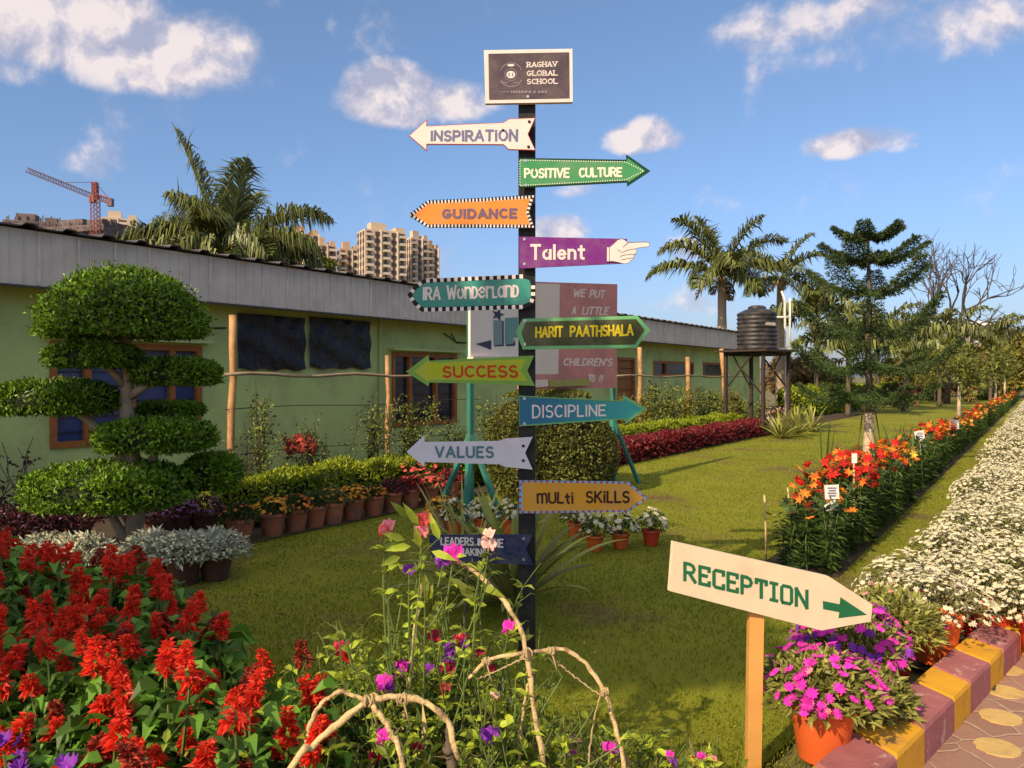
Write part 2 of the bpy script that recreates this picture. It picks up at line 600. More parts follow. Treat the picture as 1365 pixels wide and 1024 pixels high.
for i in range(len(cuts) - 1):
    a, b = cuts[i] + .003, cuts[i + 1] - .003
    pts = []
    for s, off in ((a, 0), (b, 0), (b + .10, .2), (a + .10, .2)):
        p, d = kerb_pt(s)
        nrm = np.array([-d[1], d[0]])
        pts.append([p[0] + nrm[0] * off, p[1] + nrm[1] * off])
    mb = MB()
    P = np.array(pts)
    cen = P.mean(0)
    lo = [[p[0], p[1], -.05] for p in P]
    mid = [[p[0], p[1], .12] for p in P]
    top = [[*(cen + (p - cen) * .93), .135] for p in P]
    V = lo + mid + top
    Fc = [(8, 9, 10, 11)]
    for k in range(4):
        k2 = (k + 1) % 4
        Fc += [(k, k2, 4 + k2, 4 + k), (4 + k, 4 + k2, 8 + k2, 8 + k)]
    mb.add(V, Fc)
    yel = i % 2 == 1
    o = mb.build('kerb_block', m_ky if yel else m_kp)
    o.location.z = .012
    tag(o, kl.get(i, ('yellow' if yel else 'pink') + ' painted kerb block buried among the white border pots' if i > 10 else ('yellow' if yel else 'pink') + ' painted kerb block below the reception stake'),
        'kerb block', 'painted kerb blocks edging the path')

# paved path
def stone_mat():
    m = bpy.data.materials.new('stone paving')
    m.use_nodes = True
    T = NT(m.node_tree)
    out = T.n('ShaderNodeOutputMaterial'); b = T.n('ShaderNodeBsdfPrincipled')
    co = T.n('ShaderNodeTexCoord').outputs['Object']
    v1 = T.n('ShaderNodeTexVoronoi', feature='DISTANCE_TO_EDGE'); v1.inputs['Scale'].default_value = 5.2
    v2 = T.n('ShaderNodeTexVoronoi', feature='F1'); v2.inputs['Scale'].default_value = 5.2
    wob = T.n('ShaderNodeMix', data_type='VECTOR'); wob.inputs['Factor'].default_value = .06
    nz = T.n('ShaderNodeTexNoise'); nz.inputs['Scale'].default_value = 9
    T.l(co, nz.inputs['Vector']); T.l(co, wob.inputs[4]); T.l(nz.outputs['Color'], wob.inputs[5])
    T.l(wob.outputs[1], v1.inputs['Vector']); T.l(wob.outputs[1], v2.inputs['Vector'])
    sep = T.n('ShaderNodeSeparateColor'); T.l(v2.outputs['Color'], sep.inputs[0])
    stone = T.ramp(sep.outputs[0], [(0, (.22, .10, .075)), (.5, (.32, .16, .12)), (1, (.26, .135, .105))])
    n2 = T.noise(co, 40, 6, .65)
    stone = T.mix(T.math('MULTIPLY', n2, .5), stone, (.42, .27, .18))
    e = T.ramp(v1.outputs[0], [(.012, (1, 1, 1)), (.035, (0, 0, 0))])
    c = T.mix(e, stone, (.40, .27, .18))
    T.l(c, b.inputs['Base Color']); b.inputs['Roughness'].default_value = .85
    bn = T.n('ShaderNodeBump'); bn.inputs['Strength'].default_value = .6; bn.inputs['Distance'].default_value = .01
    hh = T.math('SUBTRACT', T.math('MULTIPLY', n2, .6), e)
    T.l(hh, bn.inputs['Height']); T.l(bn.outputs[0], b.inputs['Normal'])
    T.l(b.outputs[0], out.inputs[0])
    return m


edge = [kerb_pt(s)[0] + np.array([-.05, .05]) for s in (-2.6, -1, 0, 1, 1.9, 2.5, 3.2, 4.0)]
edge += [np.array(UV(u, .13)[:2]) for u in (9, 20, 60)]
sheet('path', [tuple(p) for p in edge] + [tuple(UV(60, 3)[:2]), tuple(UV(1, 3.2)[:2]), tuple(UV(-1, 1.5)[:2])], -.004, stone_mat(), 'pinkish stone paved path with round yellow inlays')
m_inlay = mat('yellow inlay stone', (.56, .37, .13), .8, .18, 12, bump=.2, bscale=50, col2=(.36, .22, .10), c2lo=.55, c2hi=.75, c2scale=9)
mb = MB()
base = np.array([2.096, 3.31])
for i in range(-3, 9):
    for j in range(0, 4):
        c = base + DU * .365 * (i + .5 * (j % 2)) + DV * .34 * j + R.randn(2) * .008
        n = 22
        ring = [(c[0] + .088 * cos(2 * pi * k / n) * (1 + .06 * sin(3 * k + i)), c[1] + .088 * sin(2 * pi * k / n), .001) for k in range(n)]
        lo = [(x, y, -.02) for x, y, z in ring]
        mb.add(ring + lo, [tuple(range(n))] + [(k, (k + 1) % n, n + (k + 1) % n, n + k)[::-1] for k in range(n)])
tag(mb.build('path_inlays', m_inlay), 'round yellow stones set into the pink paving', None, None, 'structure')


def grass():
    mb = MB()
    n = 330000
    Y = 2.2 + 24.0 * R.rand(n) ** 1.9
    X = (R.rand(n) * 1.5 - .75) * Y
    u = X * DU[0] + Y * DU[1]; v = X * DV[0] + Y * DV[1]
    ok = (v > -6.35) & (v < -.8) & ~((v > -2.0) & (v < -1.33) & (u > 6.25))
    ok &= ~((X < -.5) & (Y < 2.9 - 1.02 * (X + .6)))
    ok &= ~((X > -.55) & (X < .55) & (Y < 3.1)) & (Y - X > 1.72)
    X, Y = X[ok], Y[ok]
    # thin, trodden turf in front of the signpost
    worn = np.exp(-(((X - .75) / .85) ** 2 + ((Y - 4.0) / .75) ** 2)) + .8 * np.exp(-(((X + 1.9) / .8) ** 2 + ((Y - 6.3) / .45) ** 2))
    keep = R.rand(len(X)) > .75 * np.clip(worn * (.6 + .8 * np.sin(X * 5 + Y * 3) ** 2), 0, 1)
    X, Y = X[keep], Y[keep]
    n = len(X)
    hh = (.012 + .022 * R.rand(n) ** 2) * (1 + .5 * (R.rand(n) < .04))
    D = np.stack([R.randn(n) * .45, R.randn(n) * .45, np.ones(n)], 1)
    N = np.stack([R.randn(n), R.randn(n), np.zeros(n)], 1)
    P = np.stack([X, Y, np.zeros(n)], 1)
    mb.leaves(P, D, N, hh, .0028 + .0007 * Y, .1, .15)
    m = leafmat('grass blades', (.200, .228, .013), .45, .3, objvar=0, col2=(.18, .12, .045), c2lo=.50, c2hi=.64, c2scale=.55)
    tag(mb.build('grass', m), 'short mown grass blades over the lawn', None, None, 'stuff')


grass()


def litter():
    mb = MB()
    n = 260
    Y = 3 + 9 * R.rand(n); X = (R.rand(n) * 1.1 - .5) * Y
    v = X * DV[0] + Y * DV[1]
    ok = (v > -6.2) & (v < -2.05) & (Y - X > 1.9) & (Y > 3.2)
    P = np.stack([X[ok], Y[ok], .018 + .012 * R.rand(ok.sum())], 1)
    k = len(P)
    mb.leaves(P, np.stack([R.randn(k), R.randn(k), .25 * R.randn(k)], 1), [0, 0, 1] + .4 * R.randn(k, 3), .035 + .03 * R.rand(k), .018, .2, .2)
    tag(mb.build('fallen_leaves', leafmat('dead leaves', (.36, .22, .08), .6, .1, .8)), 'dry brown leaves fallen on the lawn', None, None, 'stuff')


litter()

# ------------------------------------------------------------------ school building
VW, VF = -9.55, -9.05           # wall plane, fascia plane


def uw(px, v=VW):
    return u_of(on_v(px, v))


def zw(px, py, v=VW):
    Y = on_v(px, v)[1]
    return EYE - (py - HY) / F * Y


AXB = np.array([[DU[0], DU[1], 0], [DV[0], DV[1], 0], [0, 0, 1]])


def ubox(mb, u0, u1, v0, v1, z0, z1):
    c = UV((u0 + u1) / 2, (v0 + v1) / 2, (z0 + z1) / 2)
    return mb.box(c, (abs(u1 - u0), abs(v1 - v0), z1 - z0), ax=AXB)


m_wall = mat('green limewash wall', (.57, .66, .235), .9, .12, 1.4, bump=.15, bscale=25, col2=(.40, .43, .17), c2lo=.47, c2hi=.70, c2scale=1.1)
m_fascia = mat('grey metal fascia', (.67, .57, .49), .6, .12, 2.5, col2=(.50, .41, .34), c2lo=.5, c2hi=.75, c2scale=1.3)
m_roof = mat('dark roof sheet with glints', (.10, .085, .075), .6, .4, 4, metal=.2, col2=(.55, .50, .45), c2lo=.60, c2hi=.66, c2scale=3)  # pale blotches paint white glints onto the dark sheet
m_soffit = mat('dark soffit', (.085, .075, .065), .9, .2, 4)
m_glassblue = mat('blue curtained glass', (.035, .065, .20), .12, .3, 5, spec=.5, col2=(.06, .09, .17), c2scale=2.5)
m_glassdark = mat('dark window glass', (.02, .025, .05), .1, .35, 5, spec=.5)
bld = thing('school_building', 'long single storey pale green school building with deep grey metal fascia', 'building', UV(10, VW))
OFF = np.array(bld.location)


def bpart(name, mb, m, parent=None, smooth=False):
    o = mb.build(name, m, parent or bld, smooth)
    if parent is None:
        o.location = tuple(-OFF)
    return o


opens = [(uw(66), uw(268), .76, 2.03), (uw(522), uw(608), .70, 2.05), (uw(823), uw(846), .05, 2.15),
         (uw(871), uw(924), 1.62, 2.10), (uw(937), uw(968), 1.60, 2.12)]
mb = MB()
zt = 3.02
prev = -7.0
for a, b, z0, z1 in opens + [(31.6, 31.6, 0, 0)]:
    ubox(mb, prev, a, VW, VW - .2, -.05, zt)
    if b > a:
        ubox(mb, a, b, VW, VW - .2, -.05, z0)
        ubox(mb, a, b, VW, VW - .2, z1, zt)
    prev = b
ubox(mb, -7, 31.6, VW - 7.0, VW - 7.2, -.05, zt)
ubox(mb, 31.4, 31.6, VW - .2, VW - 7.0, -.05, zt)
ubox(mb, -7, -6.8, VW - .2, VW - 7.0, -.05, zt)
bpart('wall', mb, m_wall)
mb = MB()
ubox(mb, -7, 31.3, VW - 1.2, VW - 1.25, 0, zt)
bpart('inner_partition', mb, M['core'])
mb = MB()
ubox(mb, -7.2, 32.0, VF, VF - .03, 2.60, 3.20)
ubox(mb, 32.0, 32.03, VF, VW - 7.4, 2.75, 3.25)
bpart('fascia', mb, m_fascia)
mb = MB()
u = -7.0
while u < 31.9:
    ubox(mb, u, u + .030, VF + .022, VF + .001, 2.61, 3.19)
    for q in (.14, .28):
        ubox(mb, u + q, u + q + .012, VF + .007, VF + .001, 2.61, 3.19)
    u += .42
tag(bpart('fascia_ribs', mb, mat('worn rib edges', (.66, .56, .46), .6, .25, 5)), None, None, None, 'stuff')
mb = MB()
ubox(mb, -7.2, 32.0, VF + .018, VF - .04, 2.575, 2.598)
ubox(mb, -7.2, 31.99, VF - .032, VW + .001, 2.63, 2.66)
bpart('soffit', mb, m_soffit)
mb = MB()                                    # trapezoid-ribbed sheet overhanging the fascia
prof, u = [], -7.3
while u < 32.2:
    for du, dz in ((0, 0), (.10, 0), (.14, .035), (.24, .035), (.28, 0)):
        prof.append((u + du, dz))
    u += .42
V = []
for uu, dz in prof:
    for vv, zz in ((VF + .10 + .012 * sin(uu * 7), 3.225), (VW - 7.4, 3.75)):
        V.append(UV(uu, vv, zz + dz))
        V.append(UV(uu, vv, zz + dz - .012))
k = len(prof)
Fc = []
for i in range(k - 1):
    a, b = i * 4, (i + 1) * 4
    Fc += [(a, a + 2, b + 2, b), (a + 1, b + 1, b + 3, a + 3), (a, b, b + 1, a + 1)]
mb.add(V, Fc)
bpart('roof', mb, m_roof)


def window(a, b, z0, z1, mull, glass, name='window'):
    mb = MB()
    t = .075
    v0, v1 = VW + .03, VW - .10
    ubox(mb, a, b, v0, v1, z1 - t, z1); ubox(mb, a, b, v0, v1, z0, z0 + t)
    us = [a] + [a + (b - a) * q for q in mull] + [b]
    for i, q in enumerate(us):
        lo = q if i == 0 else (q - t if i == len(us) - 1 else q - t / 2)
        ubox(mb, lo, lo + t, v0 - .002, v1, z0 + t, z1 - t)
    fr = bpart(name, mb, M['wood'])
    mb = MB()
    ubox(mb, a + .02, b - .02, VW - .05, VW - .06, z0 + .02, z1 - .02)
    mb.build('pane', glass, fr)
    mb = MB()
    for q in range(1, 7):
        zz = z0 + (z1 - z0) * q / 7
        ubox(mb, a + t, b - t, VW - .03, VW - .04, zz - .006, zz + .006)
    mb.build('bar', M['steel'], fr)
    return fr


window(*opens[0], (.22, .5, .78), m_glassblue)
window(*opens[1], (.26, .66), m_glassdark)
window(*opens[2], (), M['wood'], 'door')
window(*opens[3], (.3,), m_glassdark)
window(*opens[4], (), m_glassdark)
# ledge above the first window, service pipe on the wall, soffit lamps
mb = MB(); ubox(mb, opens[0][0] - .1, opens[0][1] + .1, VW + .16, VW + .001, 2.06, 2.11); bpart('window_ledge', mb, m_wall)
mb = MB(); ubox(mb, opens[1][0] - .1, opens[1][1] + .1, VW + .16, VW + .001, 2.08, 2.13); bpart('window_ledge', mb, m_wall)
for px in (505, 1000):
    mb = MB(); q = uw(px); mb.tube([UV(q, VW + .04, .02), UV(q, VW + .04, 2.62)], .025, 8); bpart('drain_pipe', mb, m_wall)
for px0, px1 in ((250, 300), (590, 625), (600, 612)):
    mb = MB(); a, b = uw(px0), uw(px1)
    mb.tube([UV(a, VW + .03, 2.45), UV((a + b) / 2, VW + .05, 2.28), UV(b, VW + .03, 2.3)], .012, 5); bpart('cable', mb, M['steel'])


def plastic(px0, px1, py0, py1, label):
    a, b = uw(px0, VW + .05), uw(px1, VW + .05)
    z1, z0 = zw((px0 + px1) / 2, py0, VW), zw((px0 + px1) / 2, py1, VW)
    nx, nz = 40, 26
    V = []
    for j in range(nz):
        for i in range(nx):
            s, t = i / (nx - 1), j / (nz - 1)
            u = a + (b - a) * s + .006 * sin(9 * t + 3 * s)
            z = z0 + (z1 - z0) * t + .018 * sin(s * 19 + 1) * (1 - t) ** 3
            v = VW + .045 + .014 * sin(8 * s + 5 * t) * sin(6 * t + 2) + .006 * sin(21 * s - 13 * t) + .0025 * R.randn()
            V.append(UV(u, v, z))
    f = [(j * nx + i, j * nx + i + 1, (j + 1) * nx + i + 1, (j + 1) * nx + i) for j in range(nz - 1) for i in range(nx - 1)]
    mb = MB(); mb.add(V, f)
    m = M['blackplastic'] or mat('black plastic sheet', (.010, .010, .013), .34, .2, 5, spec=.4, bump=1.0, bscale=7)
    M['blackplastic'] = m
    o = mb.build('plastic_sheet', m, None, True)
    tag(o, label, 'plastic sheet', 'black plastic sheets hung on the school wall')


plastic(318, 407, 421, 493, 'crumpled black plastic sheet on the wall beside the tall bamboo pole')
plastic(414, 494, 426, 491, 'crumpled black plastic sheet on the wall nearer to the wooden framed window')

# bamboo fence with one long rail and wires
fen = thing('bamboo_fence', 'rough bamboo pole fence with one long rail before the green wall', 'fence', on_v(310, -8.3))
FO = np.array(fen.location)
for px, pt, lean in ((310, 420, .03), (517, 474, 0), (853, 463, 0), (917, 476, 0), (964, 465, -.12)):
    p = on_v(px, -8.3)
    zt_ = EYE - (pt - HY) / F * p[1]
    r = 5.0 / F * p[1] * (1.0 if px < 500 else .62)
    pts = [(p[0] - lean + .012 * sin(i * 1.9), p[1], zt_ * i / 6) if i else (p[0] - lean, p[1], -.05) for i in range(7)]
    pts = [(q[0] + lean * i / 6 * 1.4, q[1], q[2]) for i, q in enumerate(pts)]
    mb = MB().tube(np.array(pts) - FO, [r * (1 + .08 * sin(3 * i)) for i in range(7)], 9)
    mb.build('pole', M['bamboo'], fen, True)
mb = MB()
for x0, x1 in ((298, 620), (820, 1000)):
    A, B = on_v(x0, -8.22), on_v(x1, -8.22)
    pts = [A + (B - A) * t + np.array([0, 0, 1.63 + .02 * sin(t * 17)]) for t in np.linspace(0, 1, 14)]
    MB().tube(np.array(pts) - FO, .022, 7).build('rail', M['palebark'], fen, True)
A, B = on_v(300, -8.3), on_v(640, -8.3)
mb = MB()
for zz in (.62, 1.2):
    mb.tube(np.array([A + (B - A) * t + np.array([0, 0, zz + .02 * sin(9 * t)]) for t in np.linspace(0, 1, 10)]) - FO, .006, 4)
mb.build('wire', M['steel'], fen)
# ------------------------------------------------------------------ clipped greenery
def unit(n):
    v = R.randn(n, 3)
    return v / np.linalg.norm(v, axis=1)[:, None]


def ellipsoid(mb, c, r, nu=18, nv=10, zmin=-1.0):
    V, f = [], []
    for j in range(nv + 1):
        t = -pi / 2 + pi * j / nv
        for i in range(nu):
            a = 2 * pi * i / nu
            V.append((c[0] + r[0] * cos(t) * cos(a), c[1] + r[1] * cos(t) * sin(a), c[2] + r[2] * max(zmin, sin(t))))
    for j in range(nv):
        for i in range(nu):
            i2 = (i + 1) % nu
            f.append((j * nu + i, j * nu + i2, (j + 1) * nu + i2, (j + 1) * nu + i))
    mb.add(V, f)


def pad_leaves(mb, c, r, n, L, flat=.55, lump=.06, zmin=-.6):
    """clipped cushion: leaves over a super-ellipsoid shell, pointing out and up"""
    d = unit(n)
    sup = np.sign(d) * np.abs(d) ** flat
    sup /= np.maximum(np.linalg.norm(sup, axis=1), .75)[:, None]
    sup[:, 2] = np.maximum(sup[:, 2], zmin + .12 * R.rand(n))
    k = (1 + lump * np.sin(d[:, 0] * 7 + c[0] * 9) * np.sin(d[:, 1] * 6 + c[2] * 5) * np.cos(d[:, 2] * 5)) * (.90 + .12 * R.rand(n) + .10 * (R.rand(n) < .05))
    P = np.asarray(c) + sup * np.asarray(r) * k[:, None]
    nn = d / np.asarray(r); nn /= np.linalg.norm(nn, axis=1)[:, None]
    D = nn * .7 + np.array([0, 0, .35]) + .75 * R.randn(n, 3)
    N = nn + .5 * R.randn(n, 3)
    mb.leaves(P, D, N, L * (.7 + .6 * R.rand(n)), L * .5 * (.8 + .4 * R.rand(n)), .15, .12)


def topiary():
    Y0 = 6.55
    base = ground(178, 752)
    t = thing('topiary_tree', 'cloud pruned topiary tree of seven clipped green cushions before the window', 'topiary', base)
    O = np.array(base)
    s = Y0 / F
    pads = [(164, 436, 110, 88, 0, 15000, -.16), (125, 477, 60, 22, -.15, 5600, -.5), (236, 499, 60, 25, .1, 5600, -.5), (74, 534, 82, 31, -.1, 8000, -.55),
            (208, 583, 80, 29, 0, 8000, -.6), (228, 546, 48, 11, .45, 2500, -.6), (146, 651, 111, 39, -.15, 12000, -.6), (284, 630, 40, 31, .35, 4800, -.8)]
    for px, py, rx, ry, dy, n, zmin in pads:
        c = at(px, py, Y0 + dy) - O
        r = (rx * s * .95, rx * s * .80, ry * s * .88)
        mb = MB()
        pad_leaves(mb, c, r, n, .044, 1.0 if ry > 80 else .62, .05, zmin)
        o = mb.build('foliage_cushion', M['topiary'], t)
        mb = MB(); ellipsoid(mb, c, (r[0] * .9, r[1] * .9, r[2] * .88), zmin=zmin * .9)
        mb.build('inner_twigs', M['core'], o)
    mb = MB()
    def limb(pts, r0, r1):
        P = np.array([at(*p) for p in pts]) - O
        mb.tube(P, np.linspace(r0, r1, len(P)), 9)
    P0 = (178, 752, Y0)
    limb([P0, (176, 712, Y0), (186, 670, Y0 + .05), (178, 620, Y0), (168, 545, Y0), (170, 500, Y0), (166, 440, Y0)], .085, .045)
    limb([(184, 752, Y0 + .08), (186, 720, Y0 + .1), (172, 690, Y0 + .1), (140, 640, Y0)], .06, .05)
    limb([(170, 752, Y0 - .06), (166, 718, Y0 - .06), (150, 690, Y0 - .05)], .05, .035)
    limb([(178, 630, Y0), (150, 590, Y0 - .05), (118, 560, Y0 - .1), (90, 540, Y0 - .1)], .05, .03)
    limb([(172, 530, Y0), (200, 510, Y0), (236, 500, Y0 + .1)], .04, .025)
    limb([(170, 520, Y0), (150, 495, Y0 - .1), (125, 480, Y0 - .15)], .035, .025)
    limb([(180, 640, Y0), (205, 610, Y0), (210, 590, Y0)], .045, .03)
    limb([(184, 680, Y0 + .05), (230, 655, Y0 + .2), (284, 640, Y0 + .35)], .045, .03)
    mb.build('trunk', M['palebark'], t, True)


topiary()


def box_leaves(mb, u0, u1, v0, v1, z0, z1, dens, L, wob=.03):
    """leaves over top, front (v1) and ends of a clipped hedge"""
    areas = [((u1 - u0) * (v1 - v0), 't'), ((u1 - u0) * (z1 - z0), 'f'), ((v1 - v0) * (z1 - z0), 'a'), ((v1 - v0) * (z1 - z0), 'b')]
    for A, k in areas:
        n = int(A * dens)
        a, b = R.rand(n), R.rand(n)
        if k == 't':
            u, v, z = u0 + a * (u1 - u0), v0 + b * (v1 - v0), np.full(n, z1); nn = np.array([0, 0, 1.0])
        elif k == 'f':
            u, v, z = u0 + a * (u1 - u0), np.full(n, v1), z0 + b * (z1 - z0); nn = np.array([DV[0], DV[1], .15])
        else:
            u, v, z = np.full(n, u0 if k == 'a' else u1), v0 + a * (v1 - v0), z0 + b * (z1 - z0)
            nn = np.array([DU[0], DU[1], 0]) * (-1 if k == 'a' else 1)
        h = wob * (np.sin(u * 3.1) + np.sin(u * 7.3 + v * 9)) + .35 * L * R.randn(n)
        rnd = .06 * np.clip((z - z1 + .1) / .1, 0, 1) * (k != 't')
        P = np.stack([u * DU[0] + v * DV[0], u * DU[1] + v * DV[1], z], 1) + nn * (h - rnd)[:, None]
        D = nn * .6 + np.array([0, 0, .5]) + .7 * R.randn(n, 3)
        mb.leaves(P, D, nn + .6 * R.randn(n, 3), L * (.7 + .6 * R.rand(n)), L * .55, .15, .1)


def hedge(label, u0, u1, v0, v1, z1, dens, L, name='clipped_hedge', m=None):
    o = thing(name, label, 'hedge', UV((u0 + u1) / 2, (v0 + v1) / 2), 0, 'clipped hedges of the garden')
    O = np.array(o.location)
    mb = MB(); box_leaves(mb, u0, u1, v0, v1, .03, z1, dens, L)
    q = mb.build('foliage', m or M['hedge'], o); q.location = tuple(-O)
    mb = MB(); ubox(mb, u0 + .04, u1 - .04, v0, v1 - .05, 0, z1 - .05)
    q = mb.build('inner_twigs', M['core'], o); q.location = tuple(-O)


hedge('low clipped green hedge behind the row of terracotta pots', 4.9, 9.6, -7.5, -6.85, .47, 1900, .055)
hedge('low clipped green hedge behind the crimson bedding strip', 11.2, 21.6, -7.6, -7.0, .50, 1500, .06)
hedge('tall dark hedge with yellow top beyond the water tank', 31.8, 66, -8.9, -7.7, 1.02, 260, .16)

# round clipped shrub behind the signpost
def round_shrub():
    c0 = np.array([.52, 10.55, 0])
    t = thing('round_shrub', 'tall barrel shaped clipped shrub behind the black signpost', 'shrub', c0)
    mb = MB()
    n = 17000
    a = R.rand(n) * 2 * pi
    side = R.rand(n) < .78
    z = np.where(side, R.rand(n) * 1.25, 1.25)
    rr = np.where(side, .86, .86 * np.sqrt(R.rand(n)))
    z = np.where(side, z, 1.28 + .14 * np.sqrt(np.clip(1 - (rr / .92) ** 2, 0, 1)))
    rr = rr * np.where(side, 1 - .34 * np.clip((z - .55) / .7, 0, 1) ** 2 - .10 * np.clip((.35 - z) / .35, 0, 1), .68) * (1 + .07 * np.sin(a * 5 + z * 4)) * (.93 + .1 * R.rand(n))
    nn = np.stack([np.cos(a) * side, np.sin(a) * side, (~side) * 1.0 + .1], 1)
    P = np.stack([rr * np.cos(a), rr * np.sin(a), z], 1)
    mb.leaves(P, nn * .6 + [0, 0, .3] + .8 * R.randn(n, 3), nn + .6 * R.randn(n, 3), .05 * (.7 + .6 * R.rand(n)), .028, .15, .1)
    mb.build('foliage', M['shrub'], t)
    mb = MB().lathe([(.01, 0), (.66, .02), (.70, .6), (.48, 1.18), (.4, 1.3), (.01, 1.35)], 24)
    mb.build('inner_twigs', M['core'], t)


round_shrub()

# ------------------------------------------------------------------ bedding plants
def stems_from(base_xy, tips, mb, r=.004, sag=.25):
    for tp in tips:
        b = np.array([base_xy[0], base_xy[1], 0.0])
        tp = np.asarray(tp, float)
        m1 = b * (1 - .5) + tp * .5 + np.array([0, 0, sag * abs(tp[2]) * .2]) + R.randn(3) * .01
        mb.tube([b, m1, tp], [r * 1.4, r * 1.1, r * .8], 5, False)


def salvia(seed, h):
    t = thing('salvia_plant', 'scarlet salvia with dense red flower spikes over broad green leaves', 'flower plant', (0, 0, 0), 0, 'scarlet salvias massed at the front left')
    ns = 5
    st, lf = MB(), MB()
    tips = []
    for i in range(ns):
        a = 2 * pi * i / ns + R.rand()
        rr = (.05 + .11 * R.rand()) * (i > 0)
        tips.append((rr * cos(a), rr * sin(a), h * (.80 + .25 * R.rand())))
    stems_from((0, 0), tips, st, .005)
    for tp in tips:
        tp = np.array(tp)
        k = 26
        f = np.linspace(.18, 1.0, k)
        P = tp * f[:, None]
        a = np.arange(k) * 2.4 + R.rand() * 6
        D = np.stack([np.cos(a), np.sin(a), .25 - .5 * R.rand(k)], 1)
        P = P + D * (.015 + .03 * R.rand(k)[:, None])
        lf.leaves(P, D, [0, 0, 1] + .35 * R.randn(k, 3), (.062 + .045 * R.rand(k)) * (1.05 - .15 * f), (.042 + .022 * R.rand(k)) * (1.05 - .15 * f), .26, .45, True)
    st.build('stem', M['stem'], t)
    lf.build('foliage', M['salvia_leaf'], t)
    for j, tp in enumerate(tips):
        if R.rand() < .50:
            continue
        sp = MB()
        L = .06 + .06 * R.rand()
        lean = R.randn(2) * .25
        k = 100
        f = R.rand(k) ** .9
        a = R.rand(k) * 2 * pi
        ax = np.array([lean[0], lean[1], 1.0]); ax /= np.linalg.norm(ax)
        P = np.array(tp) + ax * (.012 + f * L)[:, None]
        out = np.stack([np.cos(a), np.sin(a), np.zeros(k)], 1)
        taper = 1.0 - .55 * f
        D = out * 1.0 + ax * (.9 * f - .25)[:, None] + .25 * R.randn(k, 3)
        sp.leaves(P + out * .004, D, ax + .7 * R.randn(k, 3), (.030 + .016 * R.rand(k)) * taper, .014 * taper + .003, .3, .25)
        sp.build('flower_spike', M['salvia_old'] if R.rand() < .16 else M['salvia_red'], t)
    return t


sv = [salvia(i, h) for i, h in enumerate((.50, .54, .47, .57, .52, .45, .55))]
cnt = 0
for i in range(15):
    for j in range(13):
        x = -3.35 + i * .215 + R.randn() * .035 + .1 * (j % 2)
        y = 1.78 + j * .225 + R.randn() * .035
        lim = 2.62 - 1.06 * (x + .62)
        if y > lim or x > -.55 or x / y < -.80 or x / y > -.16:
            continue
        far = y / max(lim, .1)
        zs = .92 + .26 * far ** 2 + .07 * R.randn()
        place(sv[(i * 5 + j * 3) % 7], (x, y, 0), R.rand() * 6.28, scale=zs * (1.02 if x < -1 else .93))
        cnt += 1


# generic flower pots ------------------------------------------------
def pot_mesh(r, h, m, parent):
    mb = MB().lathe([(.01, .004), (r * .66, .004), (r * .68, 0), (r * .70, .006), (r * .93, h * .82), (r * .94, h * .83), (r, h * .835), (r * 1.02, h * .9), (r * 1.0, h), (r * .90, h), (r * .88, h * .90)], 28)
    mb.build('pot', m, parent, True)
    mb = MB().lathe([(r * .885, h * .90), (r * .5, h * .92), (.001, h * .93)], 20)
    mb.build('soil', M['soil'], parent)


def mound(t, z0, r, h, nleaf, lsize, leafm, flowers, fr, stemy=False):
    """leaf mound of radius r and height h standing on z0; flowers = [(material, count, zone)]"""
    mb = MB()
    d = unit(nleaf); d[:, 2] = np.abs(d[:, 2])
    k = .35 + .65 * R.rand(nleaf) ** .5
    P = np.stack([d[:, 0] * r * k, d[:, 1] * r * k, z0 + h * (.05 + .9 * d[:, 2] * k)], 1)
    mb.leaves(P, d + [0, 0, .25] + .6 * R.randn(nleaf, 3), [0, 0, 1] + .6 * R.randn(nleaf, 3), lsize * (.7 + .6 * R.rand(nleaf)), lsize * .42, .15, .25)
    for i in range(7):
        a = i * .9
        mb.tube([(0, 0, z0 - .02), (.4 * r * cos(a), .4 * r * sin(a), z0 + h * .6)], [.004, .003], 4, False)
    mb.build('foliage', leafm, t)
    for m, cnt_, pet, rad in flowers:
        fb = MB()
        d = unit(cnt_); d[:, 2] = np.abs(d[:, 2]) * .9 + .1
        wob = .93 + .16 * R.rand(cnt_)
        P = np.stack([d[:, 0] * r * wob, d[:, 1] * r * wob, z0 + h * (.08 + .95 * d[:, 2] * wob)], 1)
        fb.blooms(P, d + [0, 0, .5] + .35 * R.randn(cnt_, 3), rad * (.75 + .5 * R.rand(cnt_)), pet, .25, .35)
        fb.build('blossoms', m, t)


def potted(label, cat, r, h, potm, leafm, lsize, nleaf, mr, mh, flowers, group=None, name='potted_flower'):
    t = thing(name, label, cat, (0, 0, 0), 0, group)
    pot_mesh(r, h, potm, t)
    mound(t, h * .92, mr, mh, nleaf, lsize, leafm, flowers, .03)
    return t


# white border: rows of pots so full of button flowers that only the front pots show
GW = 'potted white flowers massed in the border by the path'
wh = [potted('pot overflowing with small white button flowers in the border by the path', 'potted flower', .12, .20, M['redpot'], M['mumleaf'], (.035), 420, .225, .25,
             [(M['white_fl'], 185, 7, .016), (M['ivory_fl'], 70, 6, .014)], GW) for _ in range(4)]
u, row = 5.25, 0
while u < 44:
    for k, v in enumerate((-.54, -.25, .04, .32)):
        if k == 3 and u < 6.3: continue
        if k == 0 and u < 4.9: continue
        p = UV(u + (k % 2) * .14 + R.randn() * .03, v + R.randn() * .03, .0)
        if k >= 2 and u < 5.2: continue
        place(wh[R.randint(4)], p, R.rand() * 6.28, scale=(1.0 if u < 14 else 1.15) * (.85 + .35 * R.rand()))
    u += .40 if u < 14 else .66
